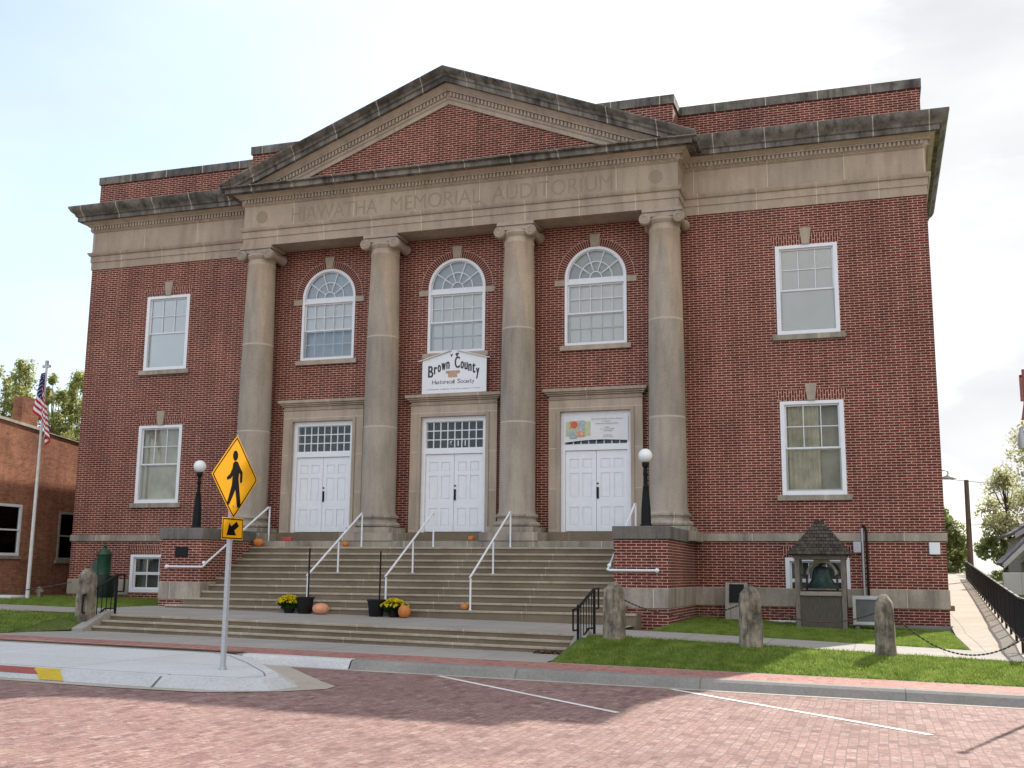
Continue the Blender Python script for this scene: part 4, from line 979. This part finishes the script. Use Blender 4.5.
# pots, mums and pumpkins
def pot(x, y, lab, pole=None):
    z = G(x, y, .622); t = thing('black_pot', lab, 'pot', (x, y, z), 'black pots at the foot of the stairs')
    part('tub', MB().lathe([(.16, z), (.17, z+.02), (.215, z+.36), (.235, z+.37), (.235, z+.41), (.21, z+.41), (.20, z+.34), (.01, z+.34)], x, y, 24), M_black, t)
    if pole: part('pole', MB().tube([(x+.08, y, z+.3), (x+.08, y, z+pole)], .022), M_black, t)
pot(-1.98, -4.98, 'black pot with a tall dark pole beside the pale pumpkin', 1.62)
pot(-.02, -4.98, 'black pot with a tall dark pole left of the right mum', 1.58)
def mum(x, y, r, lab, seed):
    z = G(x, y, .622); t = thing('potted_mum', lab, 'potted plant', (x, y, z), 'yellow mums at the foot of the stairs')
    part('pot', MB().lathe([(.12, z), (.17, z+.22), (.01, z+.2)], x, y, 18), M_black, t)
    rr = random.Random(seed); lf = MB(); fl = MB()
    def card(m, c, s): 
        d = Vector((rr.gauss(0, 1), rr.gauss(0, 1), rr.gauss(0, 1))).normalized(); u = d.orthogonal().normalized()*s; v = d.cross(u); m.quad(c-u-v, c+u-v, c+u+v, c-u+v)
    for k in range(900):
        a = rr.uniform(0, 6.28); q = math.sqrt(rr.random()); h = rr.random()
        card(lf, Vector((x+r*q*math.cos(a)*(.6+.4*h), y+r*.8*q*math.sin(a)*(.6+.4*h), z+.12+.26*h*(1-.35*q*q))), .022)
    for k in range(330):
        a = rr.uniform(0, 6.28); q = rr.random()**.6
        card(fl, Vector((x+r*1.02*q*math.cos(a), y+r*.82*q*math.sin(a), z+.43-.17*q*q+rr.uniform(-.02, .02))), .022)
    part('leaves', lf, M_mumleaf, t, recalc=False); part('flowers', fl, M_mumflower, t, recalc=False)
mum(-2.42, -4.98, .34, 'potted yellow mum left of the black pot and pale pumpkin', 11)
mum(.46, -4.98, .37, 'potted yellow mum behind the upright orange pumpkin', 12)
def pumpkin(x, y, z, r, sz, mat, lab):
    mb = MB(); seg, rings = 40, 14; n = rings+1
    for k in range(seg):
        a = 2*math.pi*k/seg
        for j in range(n):
            ph = math.pi*j/rings; rr_ = r*(1-.09*abs(math.cos(a*4.5)))*max(.02, math.sin(ph))**.8
            mb.v.append((x+rr_*math.cos(a), y+rr_*math.sin(a), z+r*sz-r*sz*math.cos(ph)*(.92 if ph > 1.57 else 1)))
    for k in range(seg):
        for j in range(rings): mb.f.append((k*n+j, ((k+1) % seg)*n+j, ((k+1) % seg)*n+j+1, k*n+j+1))
    t = thing('pumpkin', lab, 'pumpkin', (x, y, z), 'pumpkins set out on the stairs')
    part('skin', mb, mat, t); part('stem', MB().tube([(x, y, z+2*r*sz*.93), (x+.1*r, y, z+2*r*sz*1.15)], [r*.16, r*.1], 8), M_wood, t)
zf = lambda x: G(x, -5, .622)
pumpkin(-1.50, -5.05, zf(-1.5), .21, .68, M_pumpk, 'large pale orange ribbed pumpkin beside the left black pot')
pumpkin(.80, -5.15, zf(.8), .155, 1.02, M_pump, 'upright orange pumpkin in front of the right mum')
pumpkin(2.08, -4.45, .802, .10, .85, M_pump, 'small orange pumpkin at the foot of the right handrail')
pumpkin(-2.67, -1.5, 2.385, .10, .85, M_pump, 'small orange pumpkin on the upper step right of the left door')
pumpkin(-2.62, -1.2, 2.562, .08, .8, M_pump, 'tiny orange pumpkin by the base of the second column')
pumpkin(.84, -.7, 2.562, .10, .85, M_pump, 'small orange pumpkin right of the central door')
pumpkin(-5.48, -1.52, 2.385, .16, .8, M_pump, 'orange pumpkin on the top step beside the left pier')
mbt = MB().box(-4.95, -4.62, -1.15, -1.0, 2.562, 2.68)
tag(part('red_brick', mbt, M_red, None, base=(-4.8, -1.1, 2.562), bevel=.02), 'small red block on the landing by the left column', 'block')

# fallen leaves by the lower steps
mb = MB(); rr = random.Random(9)
for k in range(150):
    x = 5.35+.62*rr.random()**.7; y = -9.17-.22*rr.random(); z = G(x, y, .275)+rr.uniform(0, .03); d = Vector((rr.gauss(0, .5), rr.gauss(0, .5), 1)).normalized(); u = d.orthogonal().normalized()*.03; v = d.cross(u)
    c = Vector((x, y, z)); mb.quad(c-u-v, c+u-v, c+u+v, c-u+v)
o = part('fallen_leaves', mb, plain('brown_leaf', (.16, .09, .05), .9, .1, .4), recalc=False)
tag(o, 'brown fallen leaves gathered at the right end of the lower steps', 'leaves', kind='stuff')

mb = MB(); rr = random.Random(19)
for k in range(260):
    if rr.random() < .7: x, y = rr.uniform(6.4, 16), rr.uniform(-11, -8.7); z0_ = .262+(.60-.262)*(y+11.1)/2.5
    else: x, y = rr.uniform(7.1, 13.2), rr.uniform(-6.1, -.4); z0_ = .64
    d = Vector((rr.gauss(0, .5), rr.gauss(0, .5), 1)).normalized(); s_ = rr.uniform(.007, .016); u = d.orthogonal().normalized()*s_; v = d.cross(u); c = Vector((x, y, z0_+slope(x, y)+.055)); mb.quad(c-u-v, c+u-v, c+u+v, c-u+v)
tag(part('fallen_leaves', mb, plain('straw_leaf', (.34, .30, .12), .9, .1, .5, 3), recalc=False), 'pale dry leaves scattered over the grass right of the stairs', 'leaves', kind='stuff')
# ------------------------------------------------------------------ pedestrian sign
SG = thing('crossing_sign', 'amber diamond sign with walking figure above an arrow plate on a steel post', 'sign', (2.2, -15.0, .19))
sx, sy = 2.14, -15.0; zg = .202
part('post', MB().box(sx-.045, sx+.02, sy-.035, sy+.035, zg, 3.70), M_galv, SG, bevel=.006)
part('foot', MB().box(sx-.06, sx+.035, sy-.05, sy+.05, zg-.01, zg+.05), M_galv, SG, bevel=.01)
ang = R(0)      # the face looks along +X, turned slightly to the camera
def sgn(poly, dx0, dx1, holes=[]):
    mb = flat(poly, holes, 0, abs(dx1-dx0)); c_, s_ = math.cos(ang), math.sin(ang); o_ = MB(); o_.f = mb.f
    for h, d, z in mb.v:                       # h = horizontal across the face, d = depth
        X = dx0+d; o_.v.append((sx+.03+X*c_-h*s_, sy+X*s_+h*c_, z))
    return o_
cz = 3.145; hd_ = .655
def dia(r): 
    pts = []
    for q in range(4):
        a = q*math.pi/2; c_, s_ = math.cos(a), math.sin(a); t_ = (-s_, c_); k = .07*r/.65
        pts += [(c_*(r-k)-t_[0]*k, cz+s_*(r-k)-t_[1]*k), (c_*r*.985, cz+s_*r*.985), (c_*(r-k)+t_[0]*k, cz+s_*(r-k)+t_[1]*k)]
    return pts
part('diamond_plate', sgn(dia(.665), 0, .004), M_yel, SG, smooth=False)
part('diamond_border', sgn(dia(.635), .0045, .006, [dia(.607)]), M_blk, SG, smooth=False)
F_ = lambda pts, dx=.0045: sgn([(x, cz+z) for x, z in pts], dx, dx+.002)
head = [(-.02+.07*math.cos(a), .335+.08*math.sin(a)) for a in [2*math.pi*k/20 for k in range(20)]]
body = [(-.03, .25), (.05, .24), (.12, .16), (.20, .09), (.20, -.06), (.165, -.09), (.135, -.06), (.135, .05), (.10, .08), (.09, -.02), (.12, -.15), (.185, -.42), (.17, -.47), (.09, -.47), (.02, -.19), (-.06, -.32), (-.14, -.44), (-.20, -.42), (-.17, -.34), (-.085, -.12), (-.08, .02), (-.12, -.03), (-.22, -.06), (-.24, -.02), (-.15, .04), (-.09, .14), (-.08, .21)]
part('walking_figure', merge(F_([(x-.005, z) for x, z in head]), F_(body)), M_blk, SG, smooth=False)
part('arrow_plate', sgn(rect(-.30, .30, 2.17, 2.51), 0, .004), M_yel, SG, smooth=False)
part('arrow_border', sgn(rect(-.285, .285, 2.185, 2.495), .0045, .006, [rect(-.268, .268, 2.202, 2.478)]), M_blk, SG, smooth=False)
arw = [(.10, 2.455), (.17, 2.385), (.045, 2.315), (.10, 2.24), (-.17, 2.235), (-.10, 2.425), (-.045, 2.375)]
part('arrow', sgn(arw, .0045, .007), M_blk, SG, smooth=False)
bt = MB()
for z in (3.80, 2.70): 
    bt = merge(bt, sgn([(.014*math.cos(a), z+.014*math.sin(a)) for a in [k*math.pi/4 for k in range(8)]], .004, .012))
part('bolt', bt, M_galv, SG, smooth=False)

# street sign post just outside the right edge: its shadow falls on the bricks
RS = thing('steel_pole', 'thin steel pole by the kerb at the right edge, casting a slim shadow', 'pole', (14.2, -12.0, .0))
part('post', MB().tube([(14.2, -12.0, 0), (14.2, -12.0, 4.3)], [.045, .03]), M_galv, RS)
part('cap', MB().ball((14.2, -12.0, 4.34), .07), M_galv, RS)

# ------------------------------------------------------------------ flag
FL = thing('flagpole', 'slim pale flagpole with cross-shaped top near the left building', 'flagpole', (-12.62, -2.6, .74))
part('pole', MB().tube([(-12.63, -2.6, .7), (-12.61, -2.6, 8.05)], [.06, .035], 12), plain('pale_pole_paint', (.58, .57, .55), .45, .5, .1), FL)
part('finial', MB().box(-12.75, -12.47, -2.63, -2.57, 7.86, 7.94).box(-12.65, -12.57, -2.64, -2.56, 7.94, 8.08), M_galv, FL)
part('foot', MB().box(-12.9, -12.4, -2.85, -2.35, .70, .80), M_newc, FL, bevel=.03)
FG = thing('flag', 'hanging flag with red and white stripes and a blue starred field on the flagpole', 'flag', (-12.66, -2.65, 5.3))
rows, cols_ = 44, 60
def fp(u, v):
    Lx, Rx = -.08-.22*(1-v), .04+.20*(1-v)
    if u < .2: q = u/.2; x_, y_, d_ = Lx*q, -.03-.05*q, .04*q
    elif u < .6: q = (u-.2)/.4; x_, y_, d_ = Lx+(Rx-Lx)*q, -.10-.04*math.sin(q*9), .04+.42*q
    else: q = (u-.6)/.4; x_, y_, d_ = Rx+.17*q+.05*math.sin(q*11)-.06*v*q, -.12-.07*math.sin(q*14), .46+.70*q
    return (-12.58+x_, -2.64+y_, 7.70-1.18*(1-v)-d_)
mbs = {'r': MB(), 'w': MB(), 'n': MB()}
for i in range(cols_):
    for j in range(52):
        u0, u1, v0, v1 = i/cols_, (i+1)/cols_, j/52, (j+1)/52
        st_ = int(v0*13+1e-6); k = 'r' if st_ % 2 == 0 else 'w'
        if u0 < .4 and st_ >= 6: k = 'n'
        mbs[k].quad(fp(u0, v0), fp(u1, v0), fp(u1, v1), fp(u0, v1))
part('red_stripes', mbs['r'], M_redcl, FG, recalc=False); part('white_stripes', mbs['w'], M_whcl, FG, recalc=False); part('star_field', mbs['n'], M_navy, FG, recalc=False)
st = MB(); 
for a in range(9):
    for b in range(11 if a % 2 == 0 else 10):
        if a % 2 == 0 and b % 2: continue
        if a % 2 and b % 2 == 0: continue
        u, v = .4*(b+1)/12, 6/13+(7/13)*(a+1)/10; p = Vector(fp(u, v)); p.y -= .012
        st.quad(*[tuple(p+Vector((.016*math.cos(q), 0, .016*math.sin(q)))) for q in [math.pi/2+k*1.2566 for k in range(5)]])
part('stars', st, M_whcl, FG, recalc=False)

# ------------------------------------------------------------------ left building
LB = thing('brick_side_building', 'older orange brick building with sloping parapet left of the auditorium', 'building', (-16, 2, .7))
XL = -16.0
def par(y): return 6.56-.095*y
def wallx(ya, yb, holes): 
    mb = flat([(ya, 0), (yb, 0), (yb, par(yb)), (ya, par(ya))], holes, 0, .3); mb.v = [(XL-(y_), x_, z_) for x_, y_, z_ in mb.v]; return mb
lw = [(-.75, .62, 2.12, 3.84), (2.45, 3.42, 2.0, 3.72), (6.2, 7.2, 2.0, 3.6)]
part('wall', wallx(-4.2, 14, [rect(a, b, c, d) for a, b, c, d in lw]), M_oldbrick, LB, smooth=False)
part('wall', MB().box(-26, XL-.301, -4.2, -3.9, 0, 7.1).box(-26, XL-.301, 13.7, 14, 0, 5.0), M_oldbrick, LB, smooth=False)
for ya, yb, dz in ((-4.2, 1.12, .0), (1.14, 14, -.07)):
    part('coping', MB().prism([(ya, par(ya)+.003+dz*0), (yb, par(yb)+.003+dz*0), (yb, par(yb)+.10+dz), (ya, par(ya)+.10+dz)], 'x', XL-.36, XL+.05), plain('pale_coping_tile', (.40, .36, .31), .7, .3, .3, 4), LB, smooth=False)
part('roof', MB().box(-26, XL-.3, -3.9, 13.7, 4.6, 4.7), M_dim, LB, smooth=False)
ch = part('chimney', MB().box(-17.1, -16.7, 1.0, 1.8, 5.2, 7.68), M_oldbrick, LB, smooth=False)
for a, b, c, d in lw:
    def fx(mb): mb.v = [(XL-y_, x_, z_) for x_, y_, z_ in mb.v]; return mb
    zm = (c+d)/2
    wn_ = part('window', fx(flat(rect(a, b, c, d), [rect(a+.09, b-.09, c+.09, zm-.025), rect(a+.09, b-.09, zm+.025, d-.09)], -.02, .1)), M_white if a < 1 else plain('greyed_window_paint', (.30, .28, .24), .7, .2, .2), LB, smooth=False)
    part('pane', fx(MB().box(a+.05, b-.05, .04, .046, c+.05, d-.05)), M_glass, wn_, smooth=False)
    part('room_back', fx(MB().box(a, b, .12, .13, c, d)), M_dim, wn_, smooth=False)
    part('sill', fx(MB().box(a-.08, b+.08, -.06, .05, c-.11, c-.003)), M_band, wn_)

# ------------------------------------------------------------------ right side: fence, pole, lamp, house
FN = thing('iron_fence', 'black iron fence running back along the side walk on the right', 'fence', (14.6, 4, .4))
ys = [-8.1+i*1.75 for i in range(25)]
def fz(y): return swz(y)
for y in ys: part('post', MB().box(fxx(y)-.025, fxx(y)+.025, y-.025, y+.025, fz(y)-.1, fz(y)+.96), M_black, FN, smooth=False)
for y0, y1 in zip(ys, ys[1:]):
    P0 = lambda y, h: (fxx(y), y, fz(y)+h)
    part('rail', MB().bar(P0(y0, .93), P0(y1, .93), .05, .04).bar(P0(y0, .12), P0(y1, .12), .03, .03), M_black, FN, smooth=False)
    mb = MB(); n = 13
    for k in range(1, n): y = y0+(y1-y0)*k/n; z = fz(y); x_ = fxx(y); mb.box(x_-.009, x_+.009, y-.009, y+.009, z+.12, z+.92)
    part('balusters', mb, M_black, FN, smooth=False)
UP = thing('utility_pole', 'bare brown wooden utility pole standing behind the right side walk', 'pole', (16.0, 30, 1.5))
part('pole', MB().tube([(16.05, 30, 1), (16.08, 30, 6.55)], [.15, .11], 12), plain('pole_wood', (.14, .10, .08), .9, .2, .3, 6, stretch=(6, 6, .4)), UP)
part('bracket', MB().tube([(16.1, 29.95, 3.0), (16.16, 29.9, 4.6)], .03, 6), M_brown, UP)
SLp = thing('wall_lamp', 'gooseneck lamp with shallow pale shade projecting past the right corner', 'lamp', (13.4, 20, 6))
part('arm', MB().tube([(12.7, 20, 6.13), (14.5, 20, 6.17), (14.64, 20, 6.13), (14.66, 20, 5.98)], .03), M_galv, SLp)
part('shade', MB().lathe([(.05, 5.99), (.10, 5.95), (.30, 5.86), (.34, 5.80), (.30, 5.81), (.02, 5.9)], 14.66, 20, 24), plain('grey_shade', (.32, .33, .34), .5, .4, .1), SLp)
for i, (a, b, sg) in enumerate((((16.0, 30, 4.35), (30, 34, 4.5), .25), ((12.7, 26, 4.5), (16.0, 30, 4.35), .05), ((12.8, 26, 6.6), (34, 36, 6.2), .5))):
    pts = [];
    for k in range(17): t_ = k/16; p = Vector(a).lerp(Vector(b), t_); p.z -= sg*4*t_*(1-t_); pts.append(p)
    tag(part('overhead_wire', MB().tube(pts, .012, 5), M_brown, None, base=a), ['thin dark wire running right from the utility pole', 'thin dark wire from the building to the utility pole', 'thin dark wire high across the gap on the right'][i], 'wire', 'overhead wires')
HS = thing('grey_house', 'grey gabled house with white eaves at the right edge behind the fence', 'house', (22, 32, 1.2))
M_sid = plain('grey_siding', (.26, .24, .22), .8, .2, .15, 3, stretch=(.3, .3, 9)); M_shg = plain('dark_roofing', (.13, .13, .15), .9, .2, .3, 5)
def gable(x0, xm, z0, zm, y0, y1, nm):
    xr = 2*xm-x0; d = Vector((xm-x0, zm-z0)).normalized(); n_ = Vector((-d.y, d.x))
    mb = MB()
    for s in (1, -1):
        pa = Vector((x0 if s > 0 else xr, z0)); pm = Vector((xm, zm)); nn = Vector((-d.y*s, d.x))
        q = [pa, pm, pm+Vector((0, .16)), pa+nn*.14]; mb.prism([tuple(v) for v in q][::s], 'y', y0, y1)
    rf = part('roof', mb, M_shg, HS, smooth=False)
    mb = MB()
    for s in (1, -1):
        pa = Vector((x0 if s > 0 else xr, z0)); pm = Vector((xm, zm)); mb.prism([tuple(v) for v in [pa-Vector((0, .2)), pm-Vector((0, .24)), pm+Vector((0, .1)), pa+Vector((0, .08))]][::s], 'y', y0-.06, y0-.002)
    part('eave_board', mb, plain('white_eave_paint', (.50, .49, .47), .6, .3, .1), HS, smooth=False)
part('wall', MB().prism([(19.2, 0), (28, 0), (28, 4.2), (23.6, 6.3), (19.2, 4.0)], 'y', 36, 44), M_sid, HS, smooth=False)
gable(18.75, 23.9, 4.0, 7.1, 35.4, 44.5, 'a')
part('wall', MB().prism([(18.9, 0), (24.5, 0), (24.5, 2.6), (21.7, 4.5), (18.9, 2.5)], 'y', 32.6, 35.98), M_sid, HS, smooth=False)
gable(17.75, 20.9, 2.35, 5.4, 32, 35.3, 'b')
part('chimney', MB().box(20.5, 21.2, 38, 38.7, 4, 7.0), M_oldbrick, HS, smooth=False)
part('window', MB().box(19.6, 20.4, 32.55, 32.59, 1.2, 2.3), M_dim, HS, smooth=False)
mb = MB().box(17.2, 24, 27, 27.2, .9, 1.95)
tag(part('concrete_wall', mb, M_newc, None, base=(20, 27, .9), bevel=.03), 'low pale concrete wall beyond the iron fence on the right', 'wall')
# rust-red mast at the frame edge
MS = thing('rusty_mast', 'rust-red mast with grey cylinder rising behind the trees at the right edge', 'mast', (19.42, 33, 1))
part('mast', MB().tube([(19.42, 33, 1), (19.42, 33, 12.6)], .09, 8).bar((19.42, 33, 12.25), (19.24, 33, 12.25), .12, .12).bar((19.26, 33, 12.3), (19.26, 33, 10.9), .12, .12).bar((19.42, 33, 10.9), (19.24, 33, 9.9), .13, .13), plain('rust_red_paint', (.30, .10, .09), .7, .2, .2), MS)
part('cylinder', MB().lathe([(.02, 8.4), (.2, 8.4), (.2, 9.05), (.1, 9.3), (.1, 9.5), (.02, 9.5)], 19.12, 33, 16), M_galv, MS)

# ------------------------------------------------------------------ trees
def tree(name, x, y, z, h, r, lab, mat, seed, n=5200, trunk=.18, low=.25, ls=.085, squash=1.0, group=None, gaps=.5):
    rr = random.Random(seed); t = thing(name, lab, 'tree', (x, y, z), group)
    tr = MB().tube([(x, y, z-.3), (x+.02*h*rr.uniform(-1, 1), y, z+h*.35), (x+.03*h*rr.uniform(-1, 1), y, z+h*.9)], [trunk, trunk*.7, .03], 8)
    cl = []
    for k in range(34):
        hh = low+(1-low)*rr.random(); a = rr.uniform(0, 6.28); env = math.sin(math.pi*min(1, max(.05, (hh-low+.08)/(1-low+.1)))**.8)**.7
        rad = r*env*rr.uniform(.35, 1.0); c = Vector((x+rad*math.cos(a), y+rad*math.sin(a), z+h*hh)); cs = r*rr.uniform(.20, .42); cl.append((c, cs))
        p0 = Vector((x, y, z+h*max(.15, hh-.22))); tr.tube([p0, p0.lerp(c, .5)+Vector((0, 0, -.03*h)), c], [trunk*.32, trunk*.2, .015], 5)
    part('trunk', tr, M_bark, t)
    mb = MB()
    for k in range(n):
        c, cs = cl[rr.randrange(len(cl))]
        d = Vector((rr.gauss(0, 1), rr.gauss(0, 1), rr.gauss(0, 1)*squash)); d = d.normalized()*cs*rr.random()**gaps
        p = c+d; s = ls*rr.uniform(.6, 1.35); q = Vector((rr.gauss(0, 1), rr.gauss(0, 1), rr.gauss(0, 1)+.6)).normalized(); u = q.orthogonal().normalized(); u.rotate(Matrix.Rotation(rr.uniform(0, 6.28), 3, q)); v = q.cross(u)
        mb.quad(p-u*s, p-v*s*.5, p+u*s, p+v*s*.5)
    part('crown', mb, mat, t, recalc=False)
for x, y, h, r, sd_, lab in ((-48.9, 36, 16.6, 1.9, 1, 'tall yellow-green tree behind the chimney of the left building'), (-50.8, 36, 16.3, 1.9, 2, 'yellow-green tree at the left edge above the parapet'),
                             (-45.9, 36, 15.2, 1.5, 3, 'narrow yellow-green tree just right of the flag'), (-44.9, 37, 14.9, 1.5, 4, 'slender yellow-green tree second from the auditorium corner'), (-43.8, 36, 15.3, 1.6, 5, 'yellow-green tree touching the auditorium corner'), (-50.6, 38, 15.0, 2.0, 6, 'smaller yellow-green tree between the two leftmost tall ones'), (-47.8, 39, 14.4, 2.0, 8, 'low yellow-green tree mostly hidden behind the flag')):
    tree('poplar_tree', x, y, .5, h, r, lab, M_leafL, sd_, 7000, .12, .3, .12, 1.3, 'yellow-green trees behind the left building', .8)
tree('leafy_tree', 21.8, 38, .8, 10.2, 4.1, 'large pale-leaved tree over the grey house at the right edge', M_leafR, 21, 15000, .22, .25, .12, 1, 'trees behind the side walk')
tree('leafy_tree', 19.3, 44, 1, 7.0, 1.9, 'thin airy tree left of the grey house', M_leafR, 22, 3600, .12, .3, .11, 1, 'trees behind the side walk', .6)
tree('leafy_tree', 15.2, 46, 1, 4.9, 1.9, 'dark green tree directly behind the auditorium corner', M_leafD, 23, 9000, .2, .1, .13, 1.2, 'trees behind the side walk')
tree('leafy_tree', 16.8, 55, 1, 3.2, 1.6, 'low green tree behind the utility pole', M_leafD, 24, 7000, .2, .05, .15, 1, 'trees behind the side walk')
tree('leafy_tree', 19.6, 50, 1, 4.8, 1.8, 'small green tree behind the low concrete wall', M_leafD, 25, 6000, .15, .1, .14, 1, 'trees behind the side walk')
tree('shrub', 20.2, 24.5, .9, 1.9, 1.0, 'leafy green bush beyond the fence at the right edge', M_leafD, 26, 2600, .05, .1, .07, 1, None)
tree('shrub', 17.6, 12.0, .2, 1.7, .9, 'low green bush just behind the fence', M_leafD, 27, 2200, .05, .1, .05, 1, None)

# ------------------------------------------------------------------ grass blades
def blades(name, regions, n, lab):
    rr = random.Random(5); mb = MB(); tot = sum((b-a)*(d-c) for a, b, c, d, f in regions)
    for a, b, c, d, f in regions:
        for k in range(int(n*(b-a)*(d-c)/tot)):
            x, y = rr.uniform(a, b), rr.uniform(c, d); z = f(x, y)
            h = rr.uniform(.025, .07); dx, dy = rr.gauss(0, .025), rr.gauss(0, .025); w_ = rr.uniform(.006, .012); an = rr.uniform(0, 3.14); wx, wy = w_*math.cos(an), w_*math.sin(an)
            i = len(mb.v); mb.v += [(x-wx, y-wy, z-.005), (x+wx, y+wy, z-.005), (x+dx, y+dy, z+h)]; mb.f.append((i, i+1, i+2))
    o = part(name, mb, M_blade, recalc=False); tag(o, lab, 'grass', kind='stuff')
def prof(ys_, zs_):
    def f(x, y):
        for k in range(len(ys_)-1):
            if y <= ys_[k+1]: t_ = (y-ys_[k])/(ys_[k+1]-ys_[k]); return zs_[k]+(zs_[k+1]-zs_[k])*t_+slope(x, y)
        return zs_[-1]+slope(x, y)
    return f
fr_ = prof([-11.1, -10.4, -9.4, -8.6], [.262, .37, .53, .60]); fl_ = prof([-10.9, -10.2, -9.4, -8.6], [.268, .38, .52, .60]); sd1 = prof([-6.25, -3, .4], [.612, .65, .69]); sd2 = prof([-6.3, .4, 30], [.612, .64, .7])
blades('grass', [(6.3, 17, -11.08, -8.62, fr_), (7.05, 13.3, -6.2, -.1, sd1)], 120000, 'short green grass on the lawn to the right of the stairs')
blades('grass', [(-11, -5.8, -10.85, -8.62, fl_), (-5.8, -5.3, -9.3, -8.62, fl_), (-16, -7.1, -6.25, -.1, sd2)], 60000, 'short green grass on the lawn to the left of the stairs')
